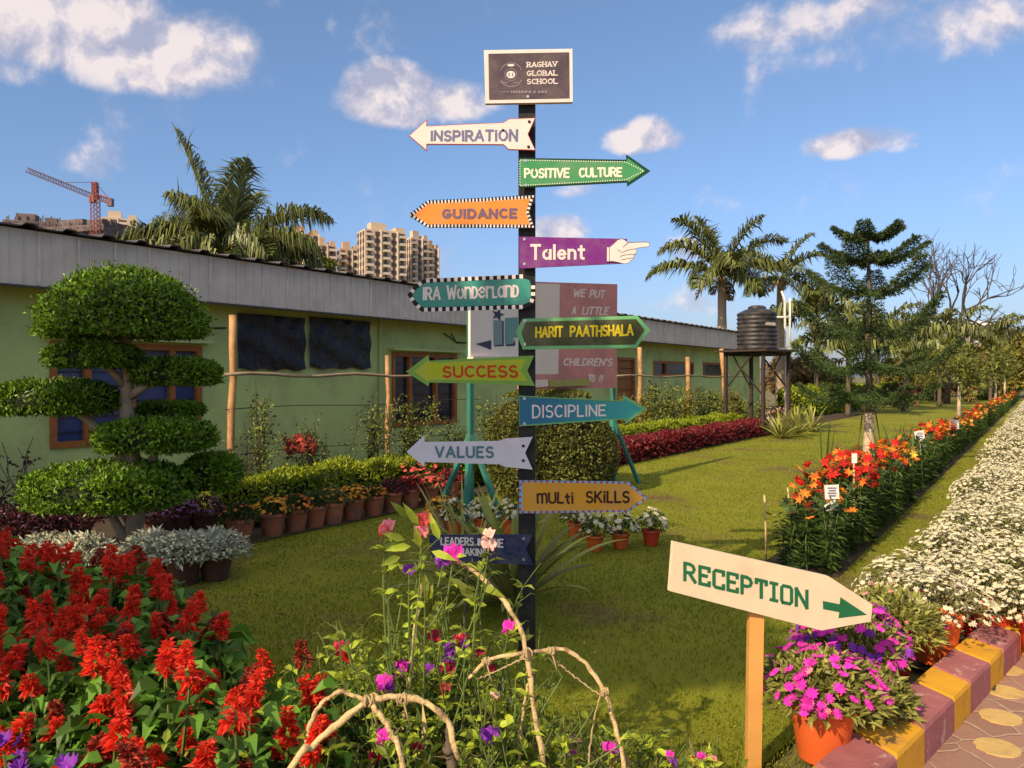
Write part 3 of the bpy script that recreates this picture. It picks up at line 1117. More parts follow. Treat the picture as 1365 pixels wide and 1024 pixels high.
# the two front pots in view
a = potted('tall orange clay pot crowned with white button flowers behind the yellow kerb block', 'potted flower', .135, .27, M['orangepot'], M['mumleaf'], .035, 420, .29, .22,
           [(M['white_fl'], 230, 6, .016), (M['ivory_fl'], 60, 6, .014)], GW)
place(a, ground(1258, 893, .03) + [.02, .12, 0], 1)
a = potted('deep red pot of white button flowers just beyond the tall orange pot', 'potted flower', .13, .25, M['redpot'], M['mumleaf'], .035, 420, .27, .22,
           [(M['white_fl'], 230, 6, .016)], GW)
place(a, (2.86, 4.72, .02), 2)
for q in ((2.36, 4.70), (2.56, 4.95)):
    place(wh[R.randint(4)], (q[0], q[1], 0), R.rand() * 6, scale=1.05)

# magenta ice plants in pots along the kerb
GM = 'magenta ice plants in pots along the kerb'


def iceplant(label, r, h, potm, mr, mh, fl):
    return potted(label, 'potted flower', r, h, potm, M['succ'], .05, 1300, mr, mh, fl, GM)


a = iceplant('large orange clay pot of straggly magenta ice plant, nearest to the reception stake', .135, .25, M['orangepot'],   .24, .20, [(M['mag_fl'], 95, 9, .025), (M['pink_fl'], 10, 7, .018)])
place(a, (1.265, 3.12, .05), .4)
a = iceplant('ice plant thick with purple magenta flowers, second pot along the kerb', .13, .24, M['redpot'], .25, .25, [(M['mag_fl'], 110, 9, .025), (M['purp_fl'], 70, 9, .025)])
place(a, (1.62, 3.68, .03), 2.0)
a = iceplant('straggly ice plant with few reddish pink flowers in a dark red pot', .13, .22, M['redpot'], .26, .25, [(M['crim_fl'], 10, 8, .018), (M['pink_fl'], 16, 8, .016), (M['mag_fl'], 6, 8, .02)])
place(a, (2.02, 4.08, .02), 3.0)
a = iceplant('small trailing magenta ice plant between the first two pots', .10, .15, M['redpot'], .19, .17, [(M['mag_fl'], 14, 8, .02), (M['crim_fl'], 6, 8, .015)])
place(a, (1.55, 3.36, .02), 1.0)

# terracotta pots in a row along the hedge
GT = 'terracotta flower pots in a row before the low hedge'
rowdef = [(320, .30, 'terracotta pot of dark leaved plant with a few orange blooms, first of the row', [('or_fl', 14, .022)], 'potleaf', .17, .16),
          (363, .30, 'terracotta pot with drooping amber and green croton leaves, second in the row by the lawn', [('amber_fl', 60, .026)], 'potleaf', .18, .16),
          (394, .30, 'terracotta pot topped with a dense dome of salmon orange flowers', [('or_fl', 70, .022), ('coral_fl', 25, .02)], 'potleaf', .18, .15),
          (419, .29, 'terracotta pot of plain green leaves right of the salmon orange dome', [('amber_fl', 4, .02)], 'potleaf', .16, .16),
          (443, .29, 'terracotta pot of loose yellowish green foliage with sparse amber flowers', [('amber_fl', 18, .022)], 'mumleaf', .19, .18),
          (470, .29, 'terracotta pot heaped with bright amber orange flowers', [('amber_fl', 80, .024), ('or_fl', 25, .022)], 'potleaf', .19, .16),
          (498, .29, 'small terracotta pot with orange flowers at the end of the amber group', [('or_fl', 45, .022), ('amber_fl', 20, .02)], 'potleaf', .15, .12),
          (522, .29, 'terracotta pot of dark maroon leaves between orange and pink flower pots', [('crim_fl', 8, .02)], 'maroonleaf', .17, .17),
          (546, .29, 'terracotta pot of red leaved plants under the tip of the white VALUES arrow', [('red_fl', 24, .024)], 'redleaf', .18, .17),
          (572, .29, 'terracotta pot crowded with hot pink flowers left of the teal sign stand', [('coral_fl', 70, .03)], 'potleaf', .22, .16),
          (600, .29, 'terracotta pot of deep crimson foliage beside the teal sign stand', [('crim_fl', 30, .028)], 'redleaf', .2, .17)]
for i, (px, hh, lab, fl, lm, mr, mh) in enumerate(rowdef):
    p = on_v(px, -6.38)
    a = potted(lab, 'potted flower', .135, .235, M['terra'], M[lm], .055, 260, mr, mh, [(M[f], n, 5, r) for f, n, r in fl], GT)
    place(a, p, R.rand() * 6)
# a second file of pinks tucked behind
for px, v, m, lab in ((548, -6.85, 'coral_fl', 'pot of hot pink poinsettia tucked behind the red leaved pot'), (585, -6.9, 'coral_fl', 'pot of hot pink poinsettia tucked behind the crimson pot')):
    a = potted(lab, 'potted flower', .14, .25, M['darkpot'], M['potleaf'], .06, 240, .24, .26, [(M[m], 60, 5, .034)], GT)
    place(a, on_v(px, v), 1)
# purple asters and dark pots under the topiary
for px, Y, lab in ((213, 7.45, 'pot of pale purple asters under the lowest topiary cushion'), (236, 7.6, 'dark pot of dusky purple asters in the middle of the purple trio'),
                   (272, 7.75, 'dark pot of brighter purple asters beside the first terracotta pot')):
    p = np.array([(px - CX) / F * Y, Y, 0])
    a = potted(lab, 'potted flower', .15, .24, M['darkpot'], M['maroonleaf'], .05, 240, .19, .17, [(M['lil_fl'], 75, 6, .018)], 'purple asters by the topiary')
    place(a, p, 1)
for px, Y, lab in ((15, 6.6, 'dull maroon foliage plant in a dark pot at the far left edge'), (52, 6.9, 'dull maroon plant dotted with mauve flowers left of the topiary trunk'),
                   (100, 7.1, 'brownish maroon plant with pale seed heads left of the topiary trunk'), (-30, 6.3, 'maroon foliage plant cut by the left frame edge')):
    p = np.array([(px - CX) / F * Y, Y, 0])
    a = potted(lab, 'potted plant', .15, .24, M['darkpot'], M['maroonleaf'], .06, 380, .26, .28, [(M['lil_fl'], 14, 6, .015), (M['ivory_fl'], 4, 6, .02)], 'maroon plants left of the topiary')
    place(a, p, 1)
# silver foliage pots at the foot of the topiary
for px, py, lab in ((203, 775, 'silvery white alyssum pot against the topiary trunk'), (245, 778, 'silvery white alyssum pot in the middle of the silver row'),
                    (287, 772, 'silvery white alyssum pot at the lawn end of the silver row'), (60, 780, 'silvery alyssum pot behind the tallest scarlet salvias'),
                    (110, 782, 'silvery alyssum pot showing between salvia spikes and topiary trunk')):
    p = ground(px, py)
    a = potted(lab, 'potted flower', .14, .20, M['darkpot'], M['silver'], .06, 600, .25, .21, [(M['ivory_fl'], 150, 5, .013)], 'silvery alyssum pots round the topiary')
    place(a, p, 1)

# white mums in orange pots on the lawn behind the signpost
GP = 'white flowers in orange pots on the lawn'
for px, py, r, lab in ((793, 735, .085, 'small orange pot of white flowers, first to the right of the yucca leaves'),
                       (827, 731, .088, 'small orange pot of white flowers in the middle of three on the lawn'),
                       (868, 727, .088, 'small red orange pot of white flowers standing apart at the lawn end'),
                       (768, 716, .088, 'pot of white flowers behind the arching yucca leaves'),
                       (606, 712, .088, 'pot of white flowers behind the red sweet pea bloom'),
                       (642, 709, .088, 'pot of white flowers behind the yucca beside the teal stand'),
                       (680, 711, .088, 'pot of white flowers close behind the black signpost')):
    a = potted(lab, 'potted flower', r, .15, M['orangepot'] if px != 868 else M['redpot'], M['potleaf'], .045, 170, .15, .20, [(M['white_fl'], 40, 7, .030)], GP)
    place(a, ground(px, py), R.rand() * 6)
a = potted('pot of orange marigolds between the teal stand and the sweet peas', 'potted flower', .11, .18, M['terra'], M['potleaf'], .045, 170, .17, .17, [(M['amber_fl'], 50, 7, .03)], None)
place(a, ground(590, 705), 1)

# crimson bedding strip
GR = 'crimson leaved bedding plants in a strip along the hedge'
cr = []
for k in range(3):
    t = thing('crimson_plant', 'crimson leaved bedding plant in the long strip before the hedge', 'bedding plant', (0, 0, 0), 0, GR)
    mb = MB(); n = 420
    P = np.stack([R.randn(n) * .10, R.randn(n) * .10, .03 + .36 * R.rand(n)], 1)
    mb.leaves(P, np.stack([R.randn(n), R.randn(n), .9 + .3 * R.randn(n)], 1), np.array([0, 0, 1]) + .8 * R.randn(n, 3), .075 * (.7 + .6 * R.rand(n)), .035, .15, .3)
    mb.build('foliage', M['redleaf'], t)
    cr.append(t)
u = 9.3
while u < 21.5:
    for v in (-6.72, -6.42):
        place(cr[R.randint(3)], UV(u + R.randn() * .03, v + R.randn() * .02), R.rand() * 6, scale=.92 + .2 * R.rand())
    u += .28


# lilies along the lawn edge
def lily(label, ms, h):
    t = thing('lily_plant', label, 'flower plant', (0, 0, 0))
    st, lf = MB(), MB()
    tips = [(R.randn() * .06, R.randn() * .06, h * (.82 + .25 * R.rand())) for _ in range(4)]
    stems_from((0, 0), tips, st, .005, .1)
    for tp in tips:
        k = 34
        f = np.linspace(.05, .97, k)
        a = np.arange(k) * 2.4
        D = np.stack([np.cos(a), np.sin(a), .45 + .3 * R.randn(k)], 1)
        lf.leaves(np.array(tp) * f[:, None], D, [0, 0, 1] + .2 * R.randn(k, 3), .12 * (1.1 - .4 * f), .020, .1, .45)
    st.build('stem', M['stem'], t)
    lf.build('foliage', M['lilyleaf'], t)
    for j, tp in enumerate(tips):
        fb = MB()
        for _ in range(2):
            c = np.array(tp) + R.randn(3) * [.045, .045, .035] + [0, 0, .02]
            ax = np.array([R.randn() * .8, R.randn() * .8, .7]); ax /= np.linalg.norm(ax)
            q = np.cross(ax, [0.3, .9, .2]); q /= np.linalg.norm(q); w = np.cross(ax, q)
            a = np.arange(6) * pi / 3
            D = np.cos(a)[:, None] * q + np.sin(a)[:, None] * w + ax * .45
            fb.leaves(np.repeat(c[None], 6, 0), D, np.repeat(ax[None], 6, 0), .056, .027, -.1, .25, True)
        fb.build('blossom', ms[j % len(ms)], t)
    return t


LL = {'or': lily('orange lily in the long lily bed beside the lawn', [M['or_fl'], M['or_fl'], M['red_fl']], .62),
      'red': lily('red lily in the long lily bed beside the lawn', [M['red_fl'], M['red_fl'], M['or_fl']], .66),
      'amb': lily('amber yellow lily in the long lily bed beside the lawn', [M['amber_fl'], M['or_fl'], M['yel_fl']], .64),
      'bud': lily('green lily still in bud in the long lily bed', [M['potleaf']], .55)}
u = 6.55
nl = 0
while u < 62 and nl < 280:
    for v in ((-1.78, -1.60, -1.44) if u < 10 else (-1.70, -1.46)):
        uu = u + R.randn() * .04
        if uu < 7.0: c = 'bud' if R.rand() < .65 else 'or'
        elif uu < 7.6: c = R.choice(['or', 'bud', 'bud', 'red'])
        elif uu < 9.8: c = R.choice(['red', 'red', 'red', 'bud'])
        elif uu < 11.5: c = R.choice(['red', 'amb', 'or', 'bud'])
        elif uu < 14.5: c = R.choice(['amb', 'or', 'bud', 'bud', 'bud'])
        elif uu < 17.5: c = R.choice(['red', 'or', 'bud'])
        else: c = R.choice(['amb', 'or', 'amb', 'red', 'bud', 'bud'])
        sc = (.86 if u < 7.6 else 1.0) * (.9 + .2 * R.rand()) * (1.0 if u < 16 else .92)
        place(LL[c], UV(uu, v + R.randn() * .03, .01), R.rand() * 6, group={'or': 'orange lilies in the lawn bed', 'red': 'red lilies in the lawn bed', 'amb': 'amber lilies in the lawn bed', 'bud': 'budding lilies in the lawn bed'}[c], scale=sc)
        nl += 1
    u += .27 if u < 12 else (.40 if u < 24 else .75)

# bamboo canes and paper tags among the lilies
def cane(p0, p1, r, label, group='thin canes standing among the lilies'):
    O = np.array([p0[0], p0[1], 0])
    mb = MB().tube([np.array(p0) - O, (np.array(p0) + p1) / 2 - O + [.004, 0, 0], np.array(p1) - O], r, 6)
    o = mb.build('garden_cane', M['cane'], None, True, O)
    tag(o, label, 'cane', group)


def cane_px(x0, y0, x1, y1, label, r=.009):
    p = ground(x0, y0)
    q = at(x1, y1, p[1])
    cane(p, q, r, label)


cane_px(1021, 748, 1019, 660, 'thin bare cane at the lawn corner of the lily bed')
cane_px(1054, 700, 1050, 650, 'short thin cane just behind the lawn corner of the lily bed')
cane_px(1139, 705, 1141, 610, 'thin cane topped by a pale label among red lilies')
cane_px(1230, 655, 1226, 585, 'thin cane holding the grey cup near the dark stems')


def tag_card(px, py, w, h, Y, label, tilt=0, wr=True):
    c = at(px, py, Y)
    s = Y / F
    g = thing('plant_label', label, 'plant label', (c[0], c[1], 0), 0, 'paper labels on sticks in the lily bed')
    mb = MB().tube([(0, .012, 0), (.0, .012, c[2])], .009, 6)
    mb.build('stick', M['cane'], g, True)
    mb = MB()
    P = np.array([(-w / 2, 0, -h / 2), (w / 2, 0, -h / 2), (w / 2, 0, h / 2), (-w / 2, 0, h / 2)]) * [s, 1, s]
    P[:, 0], P[:, 2] = P[:, 0] * cos(tilt) - P[:, 2] * sin(tilt), P[:, 0] * sin(tilt) + P[:, 2] * cos(tilt)
    mb.slab(P + [0, 0, c[2]], (0, .004, 0))
    card = mb.build('card', M['paintwhite'], g)
    if wr:
        mb = MB()
        for k in range(4):
            mb.box((.0 + (.02 * (k % 2)) * w * s, -.002, c[2] + (h * .28 - k * h * .18) * s), (w * s * (.62 - .12 * (k % 2)), .0015, .10 * h * s))
        mb.build('writing', mat('ink', (.18, .16, .25), .8, .1, 5), card)


tag_card(1109, 656, 19, 19, 6.25, 'white paper label with dark writing on a stick, nearest to the arrow sign', .05)
tag_card(1108, 674, 17, 9, 6.23, 'folded white paper flap hanging below the nearest label', .5, False)
tag_card(1272, 566, 13, 12, 15.4, 'small white label on a stick far along the lily bed')
tag_card(1139, 611, 7, 13, 7.2, 'narrow pale label on a thin cane before the whitewashed trunk', 0, False)
tag_card(1226, 581, 13, 13, 11.6, 'grey weathered label on a stick before the dark stems', .15)
# ------------------------------------------------------------------ creepers and shrubs along the wall
def creeper(label, p, h, w, n, L, m, fl=None, group='young climbing shrubs along the green wall'):
    t = thing('wall_shrub', label, 'shrub', p, 0, group)
    st, lf = MB(), MB()
    ns = max(3, int(w * 9))
    for i in range(ns):
        x0, x1 = R.randn() * w * .15, R.randn() * w * .38
        hh = h * (.6 + .45 * R.rand())
        pts = [np.array([x0 + (x1 - x0) * f + .03 * sin(7 * f + i), .05 * R.randn(), hh * f]) for f in np.linspace(0, 1, 6)]
        st.tube(pts, np.linspace(.010, .004, 6), 4, False)
        k = int(1.6 * n) // ns
        f = R.rand(k) ** .8
        P = np.array(pts)[np.minimum((f * 5).astype(int), 4)]
        P = P + R.randn(k, 3) * [.075, .06, .09]
        lf.leaves(P, unit(k) + [0, 0, .2], unit(k), L * (.6 + .7 * R.rand(k)), L * .55, .12, .2)
    st.build('stem', M['bark'], t)
    lf.build('foliage', m, t)
    if fl:
        fb = MB()
        k = fl[1]
        d = unit(k) * (R.rand(k)[:, None] ** .5)
        fb.blooms(np.array([0, -.08, h * .72]) + d * [w * .42, .12, .15], d + [0, -.6, .3], fl[2] * (.7 + .6 * R.rand(k)), 6, .2, .3)
        fb.build('blossoms', fl[0], t)
    return t


V1 = -8.15
creeper('thin young climber beside the foot of the tall bamboo pole', on_v(322, V1), 1.0, .35, 170, .05, M['creeper'])
creeper('tall thin climber reaching the long bamboo rail', on_v(350, V1), 1.65, .42, 480, .055, M['creeper'])
creeper('red leaved poinsettia clump against the green wall', on_v(402, V1), .98, .55, 190, .06, M['creeper'], (mat('brick red bracts', (.36, .055, .03), .7, .45, 5, island=.7), 70, .05))
creeper('leggy climber between the red clump and the second bamboo pole', on_v(425, V1), 1.15, .45, 330, .055, M['creeper'])
creeper('pale sparse climber under the second black plastic sheet', on_v(455, V1), 1.35, .5, 160, .045, M['creeper'])
creeper('bushy climber left of the wooden framed window', on_v(498, V1), 1.30, .6, 700, .055, M['creeper'])
creeper('dense climber before the wooden framed window', on_v(553, V1), 1.42, .62, 900, .06, M['creeper'])
creeper('low dark climber behind the white VALUES arrow tip', on_v(600, V1), .95, .55, 420, .06, M['creeper'])
creeper('wispy reddish climber growing up by the tall bamboo pole', on_v(333, -8.25), 1.5, .3, 90, .045, M['maroonleaf'])
creeper('thin dark stemmed plant at the far left of the green wall', ground(25, 700) + [0, 0, 0], 1.0, .8, 70, .07, M['maroonleaf'])
for i, px in enumerate((848, 868, 890, 912, 934, 952, 972, 992)):
    ad = ('first', 'second', 'third', 'fourth', 'fifth', 'sixth', 'seventh', 'eighth')[i]
    creeper('%s leafy wall shrub counted from the teal DISCIPLINE arrow towards the tank' % ad, on_v(px, -7.95 - .1 * (i % 2)), (1.25, 1.5, 1.6, 1.35, 1.45, 1.2, 1.3, 1.0)[i], 1.0, 900, .085, M['creeper'] if i % 3 else M['tree2'])
creeper('bushy wall shrub behind the barrel shaped shrub', on_v(668, -8.1), 1.3, .9, 700, .075, M['creeper'])


def clump(label, p, n, L, w, m, cat='plant', name='strap_leaf_plant', spread=.9, curve=.5, seed=None, zbias=1.0):
    """rosette of arching strap leaves, each leaf a curved tapering ribbon"""
    t = thing(name, label, cat, p)
    mb = MB()
    for i in range(n):
        a = R.rand() * 2 * pi
        el = radians(80 - 62 * spread * (i / n) + R.randn() * 6)
        l = L * (.7 + .45 * R.rand())
        q = np.array([.02 * cos(a), .02 * sin(a), .02])
        d = np.array([cos(a) * cos(el), sin(a) * cos(el), sin(el) * zbias])
        side = np.array([-sin(a), cos(a), 0])
        pts = []
        k = 8
        for j in range(k + 1):
            pts.append(q.copy())
            q = q + d * l / k
            d = d + np.array([0, 0, -curve * (j + 1) / k / k * 2.2]); d /= np.linalg.norm(d)
        V = []
        for j, pt in enumerate(pts):
            f = j / k
            ww = w * (.55 + .9 * f) * (1 - f) ** .55 if f < 1 else 0
            up = np.array([0, 0, .25 * ww])
            V += [pt - side * ww / 2 + up, pt, pt + side * ww / 2 + up]
        Fc = []
        for j in range(k):
            b = j * 3
            Fc += [(b, b + 1, b + 4, b + 3), (b + 1, b + 2, b + 5, b + 4)]
        mb.add(V, Fc)
    mb.build('leaves', m, t)
    return t


clump('large yucca with arching striped leaves just behind the black signpost', (.02, 5.35, 0), 60, .86, .085, M['yucca'], name='yucca', spread=1.05, curve=.55)
clump('grassy strap leaved plant behind the sweet peas, left of the signpost', (-.35, 5.75, 0), 34, .85, .04, M['yucca'], name='yucca', spread=.8, curve=.4)
for px, py, L, lab in ((1040, 585, .75, 'spiky green plant at the foot of the tank stand'), (1062, 582, .85, 'pinkish tinged spiky plant right of the tank stand'),
                       (1082, 576, .8, 'third spiky plant to the right of the tank stand'), (1028, 580, .5, 'low pale plant hugging the near leg of the tank stand')):
    clump(lab, ground(px, py), 55, L, .07, M['yucca'] if 'pale' not in lab else M['silver'], name='spiky_plant', spread=1.0, curve=.5)
a = potted('pinkish flowering bush behind the spiky plants under the tank', 'shrub', .2, .2, M['darkpot'], M['tree3'], .10, 400, .45, .55, [(M['pale_fl'], 60, 5, .035)], None)
place(a, ground(1040, 574), 0)
for px, py, h, lab in ((1098, 626, .95, 'dark gladiolus blades before the whitewashed trunk, left side'), (1190, 622, .9, 'dark gladiolus blades right of the whitewashed trunk'),
                       (1213, 640, 1.05, 'tall dark gladiolus blades beside the grey label')):
    clump(lab, ground(px, py + 30), 9, h, .035, M['lilyleaf'], name='gladiolus', spread=.22, curve=.12)

# ------------------------------------------------------------------ sweet peas and bent canes in front
def smooth(P, n=40):
    """Catmull-Rom through the points"""
    P = np.asarray(P, float)
    Q = np.concatenate([[2 * P[0] - P[1]], P, [2 * P[-1] - P[-2]]])
    out = []
    m = len(P) - 1
    for t in np.linspace(0, m, n):
        i = min(int(t), m - 1); f = t - i
        a, b, c, d = Q[i:i + 4]
        out.append(.5 * (2 * b + (c - a) * f + (2 * a - 5 * b + 4 * c - d) * f * f + (3 * b - 3 * c + d - a) * f ** 3))
    return np.array(out)


def bent(pts, r, label, name='bent_cane', toground=True, m=None):
    P = [at(*p) for p in pts]
    if toground:
        e = P[-1]; pr = P[-2]
        dirn = (e - pr) / max(1e-6, abs(e[2] - pr[2]))
        P.append(np.array([e[0] + dirn[0] * e[2] * .5, e[1], -.02]))
    P = smooth(P, 34)
    P = P + R.randn(*P.shape) * .0018
    o = np.array([P[-1][0], P[-1][1], 0])
    rad = r * .66 * (1.0 + .10 * np.sin(np.arange(34) * 1.3)) * np.linspace(.82, 1.05, 34)
    rad = rad * (1 + .28 * np.isin(np.arange(34) % 8, [3]) + .05 * R.randn(34))
    ob = MB().tube(P - o, rad, 9).build(name, m or M['cane'], None, True, o)
    return tag(ob, label, 'cane', 'dry canes and twine holding up the sweet peas')


bent([(562, 778, 2.55), (553, 850, 2.52), (545, 910, 2.5), (537, 975, 2.48), (532, 1020, 2.46)], .0125, 'straight pale cane rising through the sweet peas left of the signpost')
bent([(600, 742, 2.55), (636, 766, 2.5), (668, 796, 2.48), (690, 830, 2.45), (702, 870, 2.43), (712, 950, 2.4), (724, 1022, 2.38)], .0125, 'long cane arching over from the navy arrow down to the frame bottom')
bent([(625, 905, 2.42), (651, 881, 2.43), (699, 871, 2.44), (735, 866, 2.45), (758, 868, 2.45), (783, 888, 2.45), (806, 924, 2.44), (822, 975, 2.43), (832, 1022, 2.42)], .0105, 'cane bent into a hoop over the grass right of the signpost foot')
bent([(610, 1010, 2.12), (596, 962, 2.14), (567, 937, 2.15), (534, 930, 2.15), (493, 934, 2.14), (446, 969, 2.12), (415, 998, 2.1), (388, 1026, 2.08)], .0145, 'thick cane hoop at the bottom left of the sweet peas')
bent([(497, 940, 2.13), (512, 960, 2.13), (523, 982, 2.12), (538, 1022, 2.1)], .0125, 'short cane prop forking down from the thick hoop')
bent([(495, 937, 2.2), (470, 927, 2.2), (452, 922, 2.2), (428, 940, 2.2), (412, 970, 2.19), (407, 1018, 2.18)], .0105, 'thin cane curling away left of the thick hoop')
bent([(600, 965, 2.2), (598, 1000, 2.2), (604, 1040, 2.2)], .022, 'stout dead stem under the end of the thick hoop', m=M['bark'])
bent([(540, 940, 2.5), (538, 985, 2.5), (540, 1030, 2.5)], .011, 'upright cane stub below the straight pale cane')
bent([(622, 770, 2.75), (619, 830, 2.75), (622, 880, 2.75), (620, 950, 2.75)], .008, 'thin upright stick behind the sweet pea blooms', m=M['bark'])
bent([(708, 892, 2.42), (700, 930, 2.42), (694, 980, 2.42), (692, 1030, 2.42)], .0075, 'loose dry stem hanging below the knotted canes')
bent([(800, 926, 2.44), (770, 905, 2.46), (738, 878, 2.45)], .0038, 'taut twine from the hoop to the knot', toground=False, m=M['twine'])
bent([(800, 926, 2.44), (792, 960, 2.43), (784, 1020, 2.42)], .0045, 'twine hanging from the right side of the hoop', m=M['twine'])
bent([(636, 906, 2.42), (668, 892, 2.42), (704, 874, 2.42)], .0038, 'second taut twine left of the knot', toground=False, m=M['twine'])
for (px, py, Y, r), lab in zip(((702, 872, 2.43, .020), (494, 934, 2.14, .020), (806, 922, 2.44, .013), (648, 882, 2.43, .014), (735, 868, 2.45, .013), (537, 931, 2.15, .017)),
                      ('fat twine knot where three canes cross before the signpost', 'twine knot on the thick hoop at bottom left', 'small twine knot on the right side of the hoop',
                       'twine lashing at the left end of the hoop', 'small twine lashing on the crown of the hoop', 'twine lashing on the crown of the thick hoop')):
    c = at(px, py, Y)
    mb = MB()
    for k in range(8):
        a = np.array([1, .2, .1]) + .45 * R.randn(3); a /= np.linalg.norm(a)
        b = np.cross(a, [0.2, .3, .9]); b /= np.linalg.norm(b); q = np.cross(a, b)
        th = np.linspace(0, 2 * pi, 15)
        mb.tube(r * (.62 + .2 * R.rand()) * (np.cos(th)[:, None] * b + np.sin(th)[:, None] * q) + a * (k - 3.5) * .22 * r, .0032, 5, False)
    mb.tube([(0, 0, 0), (.01, -.01, -.03), (.02, -.005, -.07)], .003, 4)
    o = mb.build('twine_knot', M['twine'], None, True, c)
    tag(o, lab, 'knot', 'dry canes and twine holding up the sweet peas')

blo = [(517, 705, 2.5, 'pink', .022), (513, 710, 2.5, 'coral', .020), (565, 697, 2.5, 'coral', .025), (562, 712, 2.48, 'pink', .021), (651, 716, 2.45, 'pale', .020), (652, 730, 2.45, 'pale', .022),
       (604, 742, 2.5, 'mag', .028), (590, 752, 2.5, 'purp', .022), (545, 763, 2.52, 'purp', .018), (678, 838, 2.5, 'mag', .020), (580, 852, 2.6, 'crim', .024),
       (615, 858, 2.6, 'crim', .024), (600, 868, 2.58, 'purp', .022), (620, 862, 2.57, 'purp', .017), (596, 884, 2.55, 'purp', .022), (597, 896, 2.52, 'crim', .023), (536, 893, 2.5, 'mag', .023),
       (528, 899, 2.5, 'purp', .018), (512, 914, 2.4, 'mag', .024), (517, 920, 2.4, 'purp', .018), (594, 919, 2.5, 'crim', .019), (571, 894, 2.5, 'purp', .016), (511, 985, 2.2, 'mag', .020),
       (653, 985, 2.3, 'purp', .024), (820, 1008, 2.5, 'purp', .022), (766, 990, 2.7, 'mag', .018), (655, 893, 2.5, 'crim', .017), (455, 868, 2.6, 'crim', .024), (460, 880, 2.6, 'red', .018),
       (500, 1012, 2.3, 'crim', .018), (763, 1010, 2.6, 'mag', .018), (812, 1000, 2.5, 'mag', .019), (893, 1008, 2.6, 'mag', .013), (935, 1010, 2.6, 'mag', .013), (951, 1014, 2.6, 'pink', .012),
       (898, 1018, 2.6, 'purp', .013), (925, 1016, 2.6, 'crim', .013), (660, 930, 2.4, 'pale', .014), (556, 1000, 2.3, 'crim', .016), (640, 872, 2.6, 'crim', .016), (546, 905, 2.55, 'purp', .015)]
bm_ = {'pink': M['pink_fl'], 'coral': M['coral_fl'], 'pale': M['pale_fl'], 'mag': M['mag_fl'], 'purp': M['purp_fl'], 'crim': M['crim_fl'], 'red': M['red_fl']}
peas = []
for i, (x, y, h, lab) in enumerate(((-.50, 2.30, .42, 'sweet pea plant under the thick cane hoop at lower left'), (-.47, 2.62, .50, 'sweet pea plant with magenta blooms at the base of the straight pale cane'),
                   (-.33, 2.50, .66, 'tall sweet pea with coral and purple blooms climbing before the navy arrow'), (-.25, 2.25, .40, 'low sweet pea beside the stout dead stem'),
                   (-.24, 2.62, .60, 'sweet pea with a column of crimson and purple blooms'), (-.08, 2.40, .46, 'sweet pea foliage left of the knotted canes'),
                   (-.10, 2.80, .52, 'loose sweet pea before the yucca, topped by a pale pink bloom'), (.05, 2.45, .40, 'thin sweet pea twining below the twine knot'),
                   (.22, 2.55, .36, 'yellowish sweet pea inside the cane hoop'), (.36, 2.62, .24, 'sweet pea at the foot of the hoop on the right'),
                   (-.62, 2.72, .46, 'sweet pea with dark crimson bloom next to the scarlet salvias'), (.58, 2.62, .16, 'low plant dotted with magenta beads left of the reception stake'),
                   (-.55, 2.05, .34, 'yellow green sweet pea tangle at the bottom edge'), (-.2, 2.0, .30, 'sweet pea tangle at the bottom edge before the dead stem'),
                   (.1, 2.1, .26, 'sparse sweet pea at the bottom edge below the long arching cane'))):
    peas.append((np.array([x, y, 0]), h, thing('sweet_pea', lab, 'flower plant', (x, y, 0), 0, 'sweet peas tangled over bent canes'), []))
for b in blo:
    p = at(*b[:3])
    d = [np.hypot(*(p - q[0])[:2]) + (0 if q[1] + .25 > p[2] or 'tall' in q[2]['label'] or 'loose' in q[2]['label'] else .3) for q in peas]
    peas[int(np.argmin(d))][3].append(b)


def pea_flower(fb, c, ax, r):
    """standard, two wings and keel"""
    q = np.cross(ax, [0, 0, 1.0]); q /= np.linalg.norm(q)
    up = np.cross(q, ax)
    for s in (-1, 1):
        fb.leaves([c], [up * .8 + q * s * .65], [ax], r * 1.25, r * 1.15, .12, .2, True)
        fb.leaves([c + ax * .2 * r], [ax * .7 + q * s * .4 - up * .35], [q * s], r * .95, r * .7, .1, .1, True)
    fb.leaves([c], [up], [ax], r * 1.2, r * 1.2, .05, .25, True)


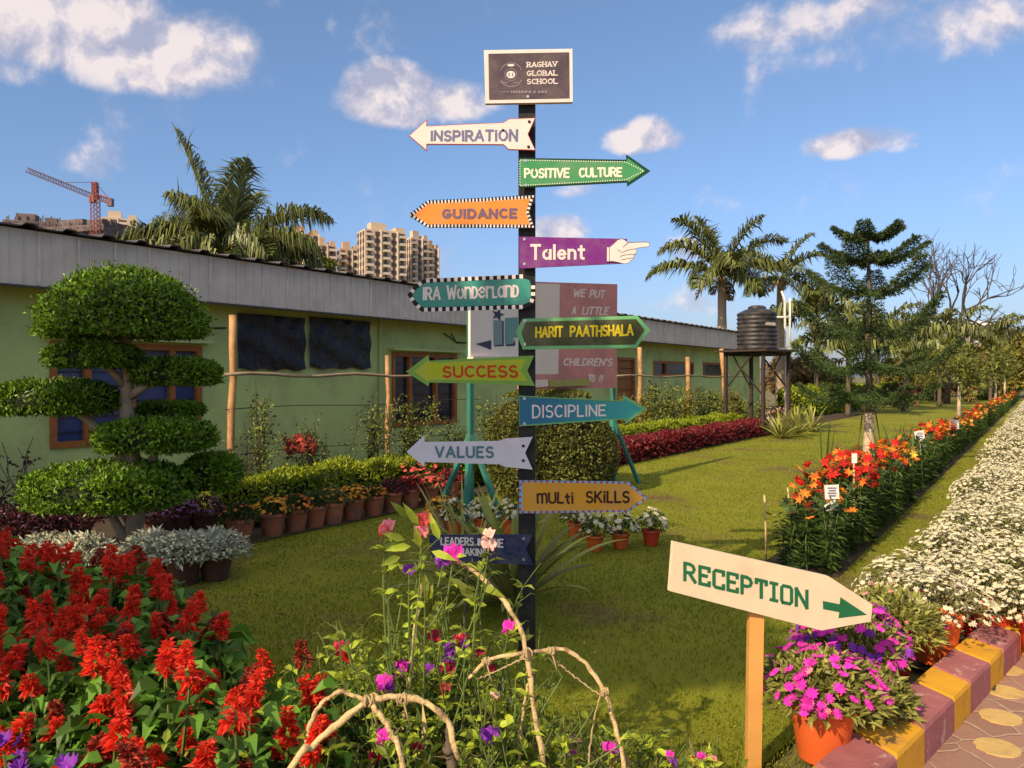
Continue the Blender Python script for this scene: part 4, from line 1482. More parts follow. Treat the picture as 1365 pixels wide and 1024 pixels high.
for base, h, t, fls in peas:
    st, lf, dr = MB(), MB(), MB()
    paths = []
    for i in range(34):
        tip = np.array([R.randn() * .17, R.randn() * .13, h * (.5 + .95 * R.rand())])
        mid = tip * .5 + R.randn(3) * [.05, .05, .03]
        paths.append(smooth([[R.randn() * .05, R.randn() * .05, 0], mid, tip], 14))
    for b in fls:
        p = at(*b[:3]) - base
        mid = p * .55 + R.randn(3) * [.035, .03, .02]
        paths.append(smooth([[R.randn() * .02, R.randn() * .02, 0], mid, p * .85 + R.randn(3) * .012, p + [0, .004, -.005]], 20))
    for P in paths:
        st.tube(P, np.linspace(.0042, .0022, len(P)), 5, False)
        k = 15 if len(P) == 14 else 16
        ii = R.randint(2, len(P), k)
        c = P[ii]
        a = R.rand(k) * 6.28
        D = np.stack([np.cos(a), np.sin(a), .2 + .5 * R.rand(k)], 1)
        lf.leaves(c, D, [0, 0, 1] + .5 * R.randn(k, 3), .058 * (.6 + .6 * R.rand(k)), .022, .12, .25, True)
        for j in range(3):
            s = P[R.randint(4, len(P))]
            aa = R.rand() * 6.28
            v = np.array([cos(aa), sin(aa), .5 + R.rand()]) * .055
            w = np.array([-sin(aa), cos(aa), 0]) * .022
            st.tube([s, s + v * .5 + w * .3, s + v + w, s + v * 1.1 + w * 1.8 - [0, 0, .012]], .0012, 4, False)
    k = 260
    P = np.stack([R.randn(k) * .14, R.randn(k) * .12, R.rand(k) * h * .7], 1)
    dr.leaves(P, unit(k) + [0, 0, .4], unit(k), .13 * (.5 + R.rand(k)), .006, .1, .3)
    st.build('stem', M['stem'], t)
    lf.build('foliage', M['pea_leaf'], t)
    dr.build('dry_stalks', M['dry'], t)  # loose dry stalks, drawn as thin separate blades
    for x, y, Y, c, r in fls:
        fb = MB()
        ax = np.array([R.randn() * .5, -1, .1 + .2 * R.randn()]); ax /= np.linalg.norm(ax)
        pea_flower(fb, at(x, y, Y) - base, ax, r * 1.35)
        fb.build('blossom', bm_[c], t)
# the broad pointed leaves and pod-like tips at the top of the tall plant
t = peas[2][2]; b0 = peas[2][0]
lf = MB()
for x, y, L, dx, dz in ((540, 720, .08, -.9, .35), (560, 730, .075, -.2, 1), (575, 735, .09, .9, -.25), (548, 728, .085, -1, -.1), (566, 765, .085, .1, -1), (558, 700, .09, -.5, .8), (586, 720, .10, -.3, .9),
                        (534, 742, .07, -1, -.4), (598, 770, .11, .9, -.5), (610, 780, .10, .8, -.6), (585, 800, .09, -.3, -1), (570, 800, .06, .3, 1), (640, 780, .09, .8, -.3), (545, 690, .08, -.7, .7)):
    lf.leaves([at(x, y, 2.48) - b0], [(dx, -.25, dz)], [(0, -1, .4)], L, .026, .12, .15, True)
lf.build('foliage', M['pea_leaf'], t)

t = thing('petunia_plant', 'violet petunia with ruffled blooms at the bottom left corner', 'flower plant', (-1.06, 1.66, 0))
st, lf, fb = MB(), MB(), MB()
for i in range(16):
    tip = np.array([R.randn() * .06, R.randn() * .05, .70 + .05 * R.randn()])
    st.tube([(0, 0, 0), tip * .5 + R.randn(3) * .02, tip], .003, 5, False)
    k = 7
    lf.leaves(tip * np.linspace(.6, .97, k)[:, None], unit(k), [0, 0, 1] + .4 * R.randn(k, 3), .045, .03, .1, .2, True)
    fb.blooms([tip + [0, 0, .02]], [(R.randn() * .5, -.5, .8)], .026, 9, .45, -.25)
    fb.blooms([tip + R.randn(3) * .02 + [0, 0, .012]], [(R.randn() * .5, -.5, .8)], .020, 8, .6, -.1)
    fb.blooms([tip + R.randn(3) * .02 + [0, 0, .02]], [(R.randn() * .7, -.5, .8)], .022, 8, .3, -.1)
st.build('stem', M['stem'], t); lf.build('foliage', M['salvia_leaf'], t); fb.build('blossoms', M['purp_fl'], t)
# ------------------------------------------------------------------ sign lettering: a stroke alphabet
def arc(cx, cy, rx, ry, a0, a1, n=9):
    return [(cx + rx * cos(radians(a0 + (a1 - a0) * i / n)), cy + ry * sin(radians(a0 + (a1 - a0) * i / n))) for i in range(n + 1)]


def alphabet(n=9):
    A = lambda *a: arc(*a, n)
    g = {
        'A': (.70, [[(0, 0), (.35, 1), (.70, 0)], [(.14, .32), (.56, .32)]]),
        'B': (.58, [[(0, 0), (0, 1)], [(0, 1), (.25, 1)] + A(.28, .77, .24, .23, 90, -90) + [(0, .54)], [(.25, .54)] + A(.30, .27, .27, .27, 90, -90) + [(0, 0)]]),
        'C': (.62, [A(.34, .5, .34, .5, 50, 310)]),
        'D': (.62, [[(0, 0), (0, 1)], [(0, 1), (.2, 1)] + A(.24, .5, .38, .5, 90, -90) + [(0, 0)]]),
        'E': (.52, [[(.52, 1), (0, 1), (0, 0), (.52, 0)], [(0, .52), (.42, .52)]]),
        'F': (.50, [[(.5, 1), (0, 1), (0, 0)], [(0, .52), (.4, .52)]]),
        'G': (.66, [A(.34, .5, .34, .5, 50, 345) + [(.66, .42)], [(.36, .42), (.66, .42)]]),
        'H': (.60, [[(0, 0), (0, 1)], [(.6, 0), (.6, 1)], [(0, .5), (.6, .5)]]),
        'I': (.06, [[(.03, 0), (.03, 1)]]),
        'J': (.48, [[(.48, 1), (.48, .25)] + A(.25, .25, .23, .25, 0, -160)]),
        'K': (.60, [[(0, 0), (0, 1)], [(.56, 1), (.02, .45)], [(.18, .6), (.6, 0)]]),
        'L': (.48, [[(0, 1), (0, 0), (.48, 0)]]),
        'M': (.78, [[(0, 0), (.06, 1), (.39, .3), (.72, 1), (.78, 0)]]),
        'N': (.62, [[(0, 0), (0, 1), (.62, 0), (.62, 1)]]),
        'O': (.72, [A(.36, .5, .36, .5, 90, 450)]),
        'P': (.56, [[(0, 0), (0, 1)], [(0, 1), (.26, 1)] + A(.29, .73, .26, .27, 90, -90) + [(0, .46)]]),
        'R': (.60, [[(0, 0), (0, 1)], [(0, 1), (.26, 1)] + A(.29, .74, .26, .26, 90, -90) + [(0, .48)], [(.25, .48), (.6, 0)]]),
        'S': (.56, [A(.29, .74, .26, .25, 40, 265) + A(.28, .25, .28, .26, 85, -145)]),
        'T': (.62, [[(0, 1), (.62, 1)], [(.31, 1), (.31, 0)]]),
        'U': (.62, [[(0, 1), (0, .3)] + A(.31, .3, .31, .3, 180, 360) + [(.62, 1)]]),
        'V': (.66, [[(0, 1), (.33, 0), (.66, 1)]]),
        'W': (.92, [[(0, 1), (.22, 0), (.46, .8), (.70, 0), (.92, 1)]]),
        'Y': (.62, [[(0, 1), (.31, .48), (.62, 1)], [(.31, .48), (.31, 0)]]),
        'X': (.6, [[(0, 1), (.6, 0)], [(0, 0), (.6, 1)]]),
        "'": (.08, [[(.05, 1), (.03, .78)]]),
        '!': (.10, [[(.08, 1), (.05, .3)], [(.04, .06), (.045, .0)]]),
        ' ': (.40, []),
        '2': (.5, [A(.25, .74, .25, .26, 160, -40) + [(0, 0), (.5, 0)]]),
        '0': (.5, [A(.25, .5, .25, .5, 90, 450)]),
        # rounded minuscules
        'a': (.50, [A(.25, .31, .25, .31, 60, 420), [(.50, .64), (.50, 0)]]),
        'd': (.50, [A(.25, .31, .25, .31, 60, 420), [(.50, 1), (.50, 0)]]),
        'e': (.50, [[(.02, .33), (.49, .33)] + A(.25, .31, .25, .31, 5, 320)]),
        'i': (.06, [[(.03, 0), (.03, .68)], [(.03, .92), (.03, .97)]]),
        'l': (.06, [[(.03, 0), (.03, 1)]]),
        'm': (.74, [[(0, 0), (0, .8)], [(0, .6)] + A(.19, .6, .18, .22, 180, 0) + [(.37, 0)], [(.37, .6)] + A(.56, .6, .18, .22, 180, 0) + [(.74, 0)]]),
        'n': (.46, [[(0, 0), (0, .66)], [(0, .42)] + A(.23, .42, .23, .22, 180, 0) + [(.46, 0)]]),
        'o': (.54, [A(.27, .32, .27, .32, 90, 450)]),
        'r': (.36, [[(0, 0), (0, .66)], [(0, .40)] + A(.23, .42, .22, .21, 180, 40)]),
        't': (.40, [[(.18, .92), (.18, .16)] + A(.32, .15, .14, .15, 180, 280), [(0, .66), (.38, .66)]]),
    }
    return g


ROUND, OCT = alphabet(9), alphabet(4)
OCT['E'] = (.54, [[(.54, .82), (.54, 1), (0, 1), (0, 0), (.54, 0), (.54, .18)], [(0, .52), (.38, .52)]])
OCT['C'] = (.56, [[(.56, .80), (.56, 1), (.08, 1), (0, .9), (0, .1), (.08, 0), (.56, 0), (.56, .2)]])
OCT['O'] = (.58, [[(.08, 0), (0, .1), (0, .9), (.08, 1), (.50, 1), (.58, .9), (.58, .1), (.50, 0), (.08, 0)]])
OCT['I'] = (.36, [[(.18, 0), (.18, 1)], [(0, 1), (.36, 1)], [(0, 0), (.36, 0)]])
OCT['T'] = (.58, [[(.29, 0), (.29, 1)], [(0, .82), (0, 1), (.58, 1), (.58, .82)]])


def ribbons(word, quad, mapf, wt, font=ROUND, gap=.20, slant=0.0, jitter=0.0, serif=0.0, case_scale=None):
    """word painted inside the picture-plane quad (x0, top0, bot0, x1, top1, bot1), mapped onto the board by mapf"""
    x0, t0, b0, x1, t1, b1 = quad
    h_ = wt * ((b0 - t0) + (b1 - t1)) / 4
    t0, b0, t1, b1, x0, x1 = t0 + h_, b0 - h_, t1 + h_, b1 - h_, x0 + h_, x1 - h_
    strokes, pen = [], 0.0
    for ch in word:
        w, sts = font[ch]
        k = (case_scale or {}).get(ch, 1.0)
        rot = (R.rand() - .5) * jitter
        dy = (R.rand() - .5) * jitter * .35
        for s in sts:
            P = np.array(s, float) * k
            c = np.array([w * k / 2, .5])
            Q = P - c
            Q = np.stack([Q[:, 0] * cos(rot) - Q[:, 1] * sin(rot), Q[:, 0] * sin(rot) + Q[:, 1] * cos(rot)], 1) + c
            Q[:, 0] += slant * Q[:, 1] + pen
            Q[:, 1] += dy
            strokes.append(Q)
            if serif:
                for e in (0, -1):
                    if Q[e][1] > .93 or Q[e][1] < .07:
                        yy = Q[e][1]
                        strokes.append(np.array([[Q[e][0] - serif, yy], [Q[e][0] + serif, yy]]))
        pen += w * k + gap
    W_ = pen - gap
    mb = MB()
    kk = 0
    hpx = ((b0 - t0) + (b1 - t1)) / 2
    sx = (x1 - x0) / W_
    for Q in strokes:
        f = Q[:, 0] / W_
        X = x0 + f * (x1 - x0)
        top = t0 + (t1 - t0) * f; bot = b0 + (b1 - b0) * f
        Y = bot + (top - bot) * Q[:, 1]
        P = np.stack([X, Y], 1)
        # split at sharp corners
        runs, cur = [], [P[0]]
        for i in range(1, len(P)):
            if np.linalg.norm(P[i] - cur[-1]) < 1e-4: continue
            cur.append(P[i])
            if i < len(P) - 1:
                a = P[i] - P[i - 1]; b = P[i + 1] - P[i]
                c = np.dot(a, b) / (np.linalg.norm(a) * np.linalg.norm(b) + 1e-9)
                if c < .45:
                    runs.append(cur); cur = [P[i]]
        runs.append(cur)
        hw = wt * hpx / 2
        for r in runs:
            r = np.array(r)
            if len(r) < 2: continue
            d0 = r[0] - r[1]; d1 = r[-1] - r[-2]
            r[0] = r[0] + d0 / np.linalg.norm(d0) * hw * .8
            r[-1] = r[-1] + d1 / np.linalg.norm(d1) * hw * .8
            T = np.gradient(r, axis=0); T /= np.linalg.norm(T, axis=1)[:, None] + 1e-9
            Nn = np.stack([-T[:, 1], T[:, 0]], 1) * hw
            n = len(r)
            off = .0010 + .00012 * (kk % 12)
            V = [mapf(*(p), off) for p in np.concatenate([r + Nn, r - Nn])]
            mb.add(V, [(i, i + 1, n + i + 1, n + i) for i in range(n - 1)])
            kk += 1
    return mb


# ------------------------------------------------------------------ the signpost
YS = 4.37                       # front face of the arrow boards


def sp(x, y, off=0.0, Y=YS):
    return at(x, y, Y) - [0, off, 0]


post = thing('signpost', 'tall black signpost carrying a school name board and eleven colourful arrow boards', 'signpost', (.09, 4.47, 0))
PO = np.array(post.location)


def ppart(name, mb, m, parent=None, label=None, smooth=False):
    o = mb.build(name, m, parent or post, smooth)
    if parent is None: o.location = tuple(-PO)
    if label: o['label'] = label
    return o


zt = EYE - (100 - HY) / F * 4.42
mb = MB().box(((702.5 - CX) / F * 4.42, 4.47, zt / 2 - .1), (.098, .098, zt + .2))
ppart('pole', mb, M['postblack'])


def board(label, outline, m, th=.012, Y=YS):
    mb = MB().slab([sp(x, y, 0, Y) for x, y in outline], (0, th, 0))
    o = ppart('sign_board', mb, m, None, label)
    return o


def inset(outline, d):
    """shrink a picture-plane outline inward by d pixels"""
    P = np.array(outline, float)
    n = len(P)
    area = sum(P[i][0] * P[(i + 1) % n][1] - P[(i + 1) % n][0] * P[i][1] for i in range(n))
    sgn = 1 if area > 0 else -1
    out = []
    for i in range(n):
        a, b, c = P[i - 1], P[i], P[(i + 1) % n]
        e1 = (b - a) / np.linalg.norm(b - a); e2 = (c - b) / np.linalg.norm(c - b)
        n1 = sgn * np.array([-e1[1], e1[0]]); n2 = sgn * np.array([-e2[1], e2[0]])
        q = n1 + n2
        q = q / max(.35, np.dot(q, q) / 2 if np.dot(q, q) > 0 else 1)
        out.append(b + q * d)
    return out


def face(name, outline, m, parent, off, Y=YS):
    mb = MB().add([sp(x, y, off, Y) for x, y in outline], [tuple(range(len(outline)))])
    return ppart(name, mb, m, parent)


def beads(name, outline, m, parent, step, size, off, duty=.5, tall=None, Y=YS, d=0):
    """painted dashes running round the outline"""
    P = np.array(inset(outline, d) if d else outline, float)
    mb = MB()
    for i in range(len(P)):
        a, b = P[i], P[(i + 1) % len(P)]
        L = np.linalg.norm(b - a)
        if L < step: continue
        e = (b - a) / L; nrm = np.array([-e[1], e[0]])
        k = int(L / step)
        for j in range(k):
            c = a + e * (j + .5) * L / k
            h = e * step * duty / 2; w = nrm * (tall or size) / 2
            mb.add([sp(*(c - h - w), off, Y), sp(*(c + h - w), off, Y), sp(*(c + h + w), off, Y), sp(*(c - h + w), off, Y)], [(0, 1, 2, 3)])
    return ppart(name, mb, m, parent)


def word(parent, text, quad, m, wt, **kw):
    y = kw.pop('Y', YS)
    base = kw.pop('base', 0.0)
    mb = ribbons(text, quad, lambda a, b, o: sp(a, b, o + base, y), wt, **kw)
    return ppart('lettering', mb, m, parent)


def screws(parent, pts, m=None):
    mb = MB()
    for x, y in pts:
        c = sp(x, y, .004)
        n = 10
        ring = [c + [.0085 * cos(2 * pi * k / n), 0, .0085 * sin(2 * pi * k / n)] for k in range(n)]
        mb.slab(ring, (0, .0038, 0))
    ppart('screw', mb, m or M['screw'], parent)


c_white = mat('sign white', (.78, .66, .62), .62, .04, 6, spec=.12)
c_white_shade = mat('sign white tinted as shade', (.66, .62, .68), .62, .05, 6, spec=.12)  # lilac tint paints shade onto the white VALUES board
c_plum = mat('plum board', (.085, .060, .078), .62, .07, 5, spec=.12)
c_indigo = mat('indigo paint', (.16, .17, .30), .62, .08, 8, spec=.12)
c_green = mat('sign green', (.055, .27, .11), .62, .07, 6, spec=.12)
c_dkgreen = mat('dark green edge', (.012, .055, .030), .62, .1, 6, spec=.12)
c_cream = mat('sign cream', (.80, .76, .60), .62, .04, 6, spec=.12)
c_orange = mat('sign orange', (.80, .25, .045), .62, .05, 6, spec=.12)
c_greyvio = mat('grey violet paint', (.17, .11, .16), .62, .08, 8, spec=.12)
c_purple = mat('sign purple', (.175, .025, .20), .62, .07, 6, spec=.12)
c_aqua = mat('sign aqua green', (.055, .27, .22), .62, .07, 6, spec=.12)
c_black = mat('sign black', (.020, .018, .020), .62, .1, 6, spec=.12)
c_olive = mat('sign dark olive', (.062, .068, .028), .62, .15, 7, spec=.12)
c_ltgreen = mat('sign light green', (.15, .42, .17), .62, .07, 6, spec=.12)
c_yellow = mat('lettering yellow', (.78, .58, .03), .62, .05, 6, spec=.12)
c_lime = mat('sign lime', (.40, .44, .022), .62, .06, 6, spec=.12)
c_limedk = mat('sign leaf green edge', (.20, .36, .07), .62, .08, 6, spec=.12)
c_red = mat('lettering red', (.50, .045, .015), .62, .08, 6, spec=.12)
c_navy = mat('sign navy', (.022, .030, .085), .62, .1, 6, spec=.12)
c_must = mat('sign mustard', (.66, .31, .028), .62, .06, 6, spec=.12)
c_ink = mat('lettering black', (.05, .022, .020), .62, .1, 6, spec=.12)
c_teal2 = mat('lettering slate teal', (.10, .20, .22), .62, .08, 6, spec=.12)
c_sky = mat('sign sky blue edge', (.22, .40, .62), .62, .2, 20)
c_rededge = mat('sign red edge', (.45, .06, .05), .62, .1, 6, spec=.12)

def weather(m, amt=.30, dust=(.40, .33, .25)):
    """thin uneven dust and sun fading over sign paint"""
    T = NT.__new__(NT); T.t = m.node_tree
    p = [n for n in T.t.nodes if n.type == 'BSDF_PRINCIPLED'][0]
    src = p.inputs['Base Color'].links[0].from_socket
    co = T.n('ShaderNodeTexCoord').outputs['Object']
    mr = T.n('ShaderNodeMapRange')
    T.l(T.noise(co, 9, 8, .7), mr.inputs['Value'])
    mr.inputs['From Min'].default_value = .42
    mr.inputs['From Max'].default_value = .80
    mr.inputs['To Max'].default_value = amt
    T.l(T.mix(mr.outputs[0], src, dust), p.inputs['Base Color'])


for m_ in (c_white, c_white_shade, c_plum, c_green, c_orange, c_purple, c_aqua, c_olive, c_lime, c_navy, c_must, c_ltgreen):
    weather(m_)
weather(M['postblack'], .12)
# name board
ol = [(645, 67), (763, 65), (763.5, 136), (647, 138)]
b = board('white framed plum name board reading RAGHAV GLOBAL SCHOOL', ol, c_white, .03)
inn = [(651, 72), (758.5, 70), (759, 131), (652, 133)]
face('panel', inn, c_plum, b, .003)
for w_, q in (('RAGHAV', (702, 83, 90.5, 743, 82, 89.5)), ('GLOBAL', (702, 94.5, 102, 743, 94, 101.5)), ('SCHOOL', (702, 105.5, 113, 743, 105, 112.5))):
    word(b, w_, q, c_white, .22, gap=.24, serif=.13, base=.003)
mb = MB()
ringm = simple('crest grey', (.25, .20, .25), .6)
def ring_mb(cx, cy, r0, r1, n=40, a0=0, a1=360, off=.0045):
    m_ = MB()
    V = []
    for i in range(n + 1):
        a = radians(a0 + (a1 - a0) * i / n)
        V += [sp(cx + r0 * cos(a), cy - r0 * sin(a), off), sp(cx + r1 * cos(a), cy - r1 * sin(a), off)]
    return m_.add(V, [(2 * i, 2 * i + 1, 2 * i + 3, 2 * i + 2) for i in range(n)])
ppart('crest', ring_mb(681.5, 99, 14.2, 15.2, a0=20, a1=160), ringm, b)
ppart('crest', ring_mb(681.5, 101, 14.4, 15.6, a0=205, a1=335), ringm, b)
mb = ring_mb(681, 100, 7.6, 8.4)
ppart('crest', mb, ringm, b)
cm = MB()
for cx, cy, rx, ry in ((681, 87.5, 4.8, 1.6), (681, 100, 5.8, 5.0)):
    n = 20
    cm.add([sp(cx + rx * cos(2 * pi * k / n), cy - ry * sin(2 * pi * k / n), .0048) for k in range(n)], [tuple(range(n))])
ppart('crest', cm, c_white, b)
cm = MB()
for x in (678.6, 683.4):
    cm.add([sp(x - .9, 97.5, .0054), sp(x + .9, 97.5, .0054), sp(x + .9, 102.5, .0054), sp(x - .9, 102.5, .0054)], [(0, 1, 2, 3)])
for x0, x1 in ((667, 677), (684, 691)):
    cm.add([sp(x0, 110.2, .005), sp(x1, 110.2, .005), sp(x1, 111.2, .005), sp(x0, 111.2, .005)], [(0, 1, 2, 3)])
ppart('crest', cm, ringm, b)
word(b, 'AFFILIATED TO CBSE', (681, 121.2, 124.4, 730, 120.8, 124.0), ringm, .22, gap=.22, base=.003) if False else None
cm = MB()
for k, (x0, x1) in enumerate(((668, 679), (681, 683), (684, 686.5), (687.5, 690), (691, 694), (695, 698), (699, 703), (704.5, 708), (711, 714), (717, 720), (721, 725), (726, 729))):
    h = 1.0 if k == 0 else 3.2
    cm.add([sp(x0, 123 - h / 2, .005), sp(x1, 123 - h / 2, .005), sp(x1, 123 + h / 2, .005), sp(x0, 123 + h / 2, .005)], [(0, 1, 2, 3)])
ppart('small_print', cm, ringm, b)
screws(b, [(703.5, 129)])

# INSPIRATION
ol = [(545, 181), (569, 159.5), (569, 168), (640, 164.5), (671, 163.3), (678, 158.5), (714, 157), (704, 179), (714, 200.5), (678, 199.5), (671, 193), (569, 192.5), (569, 201.5)]
b = board('white swallow tailed arrow board reading INSPIRATION', ol, c_rededge)
face('panel', inset(ol, .8), c_white, b, .0008)
word(b, 'INSPiRATiON', (573, 173.5, 189.5, 691, 171.5, 189.5), c_indigo, .25, gap=.26, jitter=.10, base=.0008)
screws(b, [(705.5, 162.5), (704.5, 196)], c_black)

# POSITIVE CULTURE
ol = [(692, 210.5), (835, 213), (835, 206), (867, 228), (836, 248.5), (836, 243), (692, 250.5)]
b = board('green arrow board with dark point reading POSITIVE CULTURE', ol, c_dkgreen)
inn = [(693, 212.5), (835, 215.5), (837, 211), (860, 228), (838, 243), (836, 240.5), (693, 248.5)]
face('panel', inn, c_green, b, .0008)
beads('dotted_border', [(693, 213.5), (834, 216), (858, 228), (834, 240), (693, 247.5)], c_cream, b, 3.2, 1.3, .0014, .45)
word(b, 'POSITIVE', (698, 224, 238.5, 760, 223.5, 238), c_cream, .24, gap=.22, jitter=.10, base=.001)
word(b, 'CULTURE', (771, 223, 237.5, 830, 222.5, 236.5), c_cream, .24, gap=.22, jitter=.10, base=.001)
screws(b, [(701, 214.5), (701, 247)])

# GUIDANCE
ol = [(545, 287), (570, 268), (640, 265), (712, 260.5), (705, 283), (712, 303.5), (640, 303), (570, 303)]
b = board('orange arrow board with striped border reading GUIDANCE', ol, c_white)
beads('striped_border', ol, c_black, b, 4.6, 5, .0008, .5, d=1.3)
face('panel', inset(ol, 4), c_orange, b, .0014)
word(b, 'GUIDANCE', (588, 277.5, 293.5, 691, 276.5, 293), c_greyvio, .36, gap=.32, jitter=.06, base=.0016)

# Talent
ol = [(692, 315.5), (836, 318.5), (836, 351), (692, 358)]
b = board('purple board with a white pointing hand reading Talent', ol, c_purple)
word(b, 'Talent', (706, 325, 347.5, 781, 325, 347), c_white, .20, gap=.26, base=.0008)
hand = [(808.5, 329), (812, 330), (818, 325), (823, 320), (829, 318.5), (833, 320.5), (837, 324), (848, 323.2), (863, 323), (866, 325.5), (864.5, 329), (850, 331), (846, 332),
        (849, 335), (847, 339), (844.5, 341), (845, 345), (840, 348), (838, 351), (832, 352), (824, 350), (816, 348.5), (808.5, 349)]
mb = MB().slab([sp(x, y, .006) for x, y in hand], (0, .0055, 0))
hb = ppart('hand_symbol', mb, c_white, b)
cm = MB()
c_line = simple('hand outline', (.12, .08, .10), .6)
def line_px(pts, w, off):
    m_ = MB()
    r = np.array(pts, float)
    T = np.gradient(r, axis=0); T /= np.linalg.norm(T, axis=1)[:, None]
    N = np.stack([-T[:, 1], T[:, 0]], 1) * w / 2
    n = len(r)
    return [sp(*p, off) for p in np.concatenate([r + N, r - N])], [(i, i + 1, n + i + 1, n + i) for i in range(n - 1)]
for pts in (hand + hand[:1], [(823, 333), (829, 337), (836, 334), (846, 332)], [(826, 342), (834, 340), (847, 339)], [(828, 347), (836, 345), (845, 344)], [(837, 324), (830, 330)], [(812, 330), (812, 349)]):
    cm.add(*line_px(pts, .8, .0068))
ppart('hand_outline', cm, c_line, hb)
screws(b, [(699, 319), (699, 352)])

# IRA Wonderland
ol = [(543, 393), (552, 381), (565, 372), (640, 368.5), (700, 366), (710, 369), (713, 378), (713, 397), (709, 407), (700, 411.5), (640, 413.5), (562, 415.5), (551, 406)]
b = board('aqua lozenge board with black and white beading reading IRA WONDERLAND', ol, c_black)
beads('beaded_border', ol, c_white, b, 9.0, 5.4, .0008, .52, d=2.4)
face('panel', inset(ol, 5.6), c_aqua, b, .0014)
cs = {'n': 1.30, 'o': 1.2, 'e': 1.3, 'r': 1.3, 'D': .82, 'L': .82, 'A': 1.0}
word(b, 'IRA', (563, 382.5, 401, 588, 381.5, 400.5), c_white, .18, gap=.22, jitter=.06, base=.0016)
word(b, 'WonDerLanD', (595, 380, 400, 692, 376.5, 397), c_white, .16, gap=.22, jitter=.05, base=.0016, case_scale=dict(cs, a=1.3))

# HARIT PAATHSHALA
ol = [(687.5, 442), (697, 425), (850, 421), (866.5, 440), (848, 464), (697, 466)]
b = board('dark olive board with light green rim reading HARIT PAATHSHALA', ol, c_ltgreen)
face('panel', [(695, 443), (701, 429), (848, 425.5), (859.5, 440), (846, 459.5), (701, 461.5)], c_olive, b, .0008)
word(b, 'HARIT', (713, 435, 451, 751, 434, 450), c_yellow, .20, gap=.22, jitter=.12, base=.001)
word(b, 'PAATHSHALA', (759, 434, 450, 845, 432, 448.5), c_yellow, .20, gap=.20, jitter=.12, base=.001)
screws(b, [(699.5, 428), (699.5, 459)])

# SUCCESS
ol = [(541, 495.5), (571, 473), (572, 481), (640, 477.5), (712, 474), (703, 494), (713, 514.5), (640, 511.5), (572, 510), (571, 515)]
b = board('lime green arrow board reading SUCCESS in red', ol, c_limedk)
inn = [(552, 495.5), (571, 480), (573, 484), (640, 481), (701, 479), (694, 494), (703, 508), (640, 507), (573, 506.5), (571, 509)]
face('panel', inn, c_lime, b, .0008)
word(b, 'SUCCESS', (589, 487.5, 504, 691, 486, 504), c_red, .22, gap=.25, jitter=.10, base=.001)

# DISCIPLINE
c_disc = mat('sign blue to teal', (.022, .19, .26), .45, .08, 6)
def grad(m, c0, c1, x0, x1):
    T = m.node_tree
    b_ = [n for n in T.nodes if n.type == 'BSDF_PRINCIPLED'][0]
    co = T.nodes.new('ShaderNodeTexCoord'); sx = T.nodes.new('ShaderNodeSeparateXYZ'); mr = T.nodes.new('ShaderNodeMapRange'); rp = T.nodes.new('ShaderNodeValToRGB')
    T.links.new(co.outputs['Generated'], sx.inputs[0]); T.links.new(sx.outputs[0], mr.inputs[0])
    mr.inputs[1].default_value, mr.inputs[2].default_value = x0, x1
    T.links.new(mr.outputs[0], rp.inputs[0])
    rp.color_ramp.elements[0].color = (*c0, 1); rp.color_ramp.elements[1].color = (*c1, 1)
    T.links.new(rp.outputs[0], b_.inputs['Base Color'])
grad(c_disc, (.022, .14, .24), (.04, .33, .30), .2, .9)
ol = [(692, 527.5), (830, 534.5), (831, 526.5), (862.5, 545), (834, 565.5), (833, 559), (692, 568.5)]
b = board('blue to teal arrow board reading DISCIPLINE', ol, c_ltgreen)
face('panel', [(692.6, 529.5), (830, 536.5), (832, 531.5), (855, 545), (835, 560), (833, 557), (692.6, 566.5)], c_disc, b, .0008)
word(b, 'DISCIPLINE', (709, 539.5, 558, 808, 539, 555), c_white, .15, gap=.24, base=.001)
beads('dotted_border', [(692.5, 529), (830, 536)], c_cream, b, 4, 1.0, .0014, .4)
screws(b, [(699, 531.5), (699, 565)])

# VALUES
ol = [(542, 602.5), (565.5, 580), (566, 589.5), (665, 588), (673, 585), (710, 582.5), (700, 604), (710, 626), (673, 622.5), (665, 619), (566, 616), (565.5, 622)]
b = board('pale white swallow tailed arrow board reading VALUES', ol, c_white_shade)
word(b, 'VALUES', (579, 594, 611, 659, 594, 611.5), c_teal2, .24, gap=.30, jitter=.05, base=.0008)
screws(b, [(697.5, 594.5), (697.5, 614)], c_ink)

# MULTI SKILLS
ol = [(692, 640.5), (838, 642.5), (863, 664), (838, 682.5), (692, 684.5)]
b = board('mustard yellow arrow board with confetti edge reading MULTI SKILLS', ol, c_sky)
beads('confetti_border', ol, c_rededge, b, 8, 3, .0008, .4, d=1.3)
face('panel', [(697, 643), (836, 645), (858, 664), (836, 680), (697, 681.5)], c_must, b, .0014)
word(b, 'mULti', (715, 656, 672, 765, 655, 672), c_ink, .20, gap=.24, jitter=.10, base=.0016, case_scale={'m': 1.15, 't': .95})
word(b, 'SKiLLS', (780, 654, 671.5, 840, 653.5, 671), c_ink, .20, gap=.25, jitter=.10, base=.0016)

# LEADERS IN THE MAKING
ol = [(572, 713.5), (640, 713), (710.5, 712.5), (701, 732), (711, 753.5), (640, 750), (574, 745)]
b = board('navy swallow tailed board reading LEADERS IN THE MAKING', ol, c_navy)
word(b, 'LEADERS', (587, 715.5, 727, 632, 716, 728), c_white, .21, gap=.26, base=.0008)
word(b, 'IN', (636, 717, 728, 643, 717, 728), c_white, .21, gap=.26, base=.0008)
word(b, 'THE', (649, 717.5, 729.5, 671.5, 718, 730.5), c_white, .21, gap=.26, base=.0008)
word(b, 'MAKING', (611, 730, 740.5, 650, 731, 742), c_white, .21, gap=.26, base=.0008)
screws(b, [(698, 718), (698, 746)])

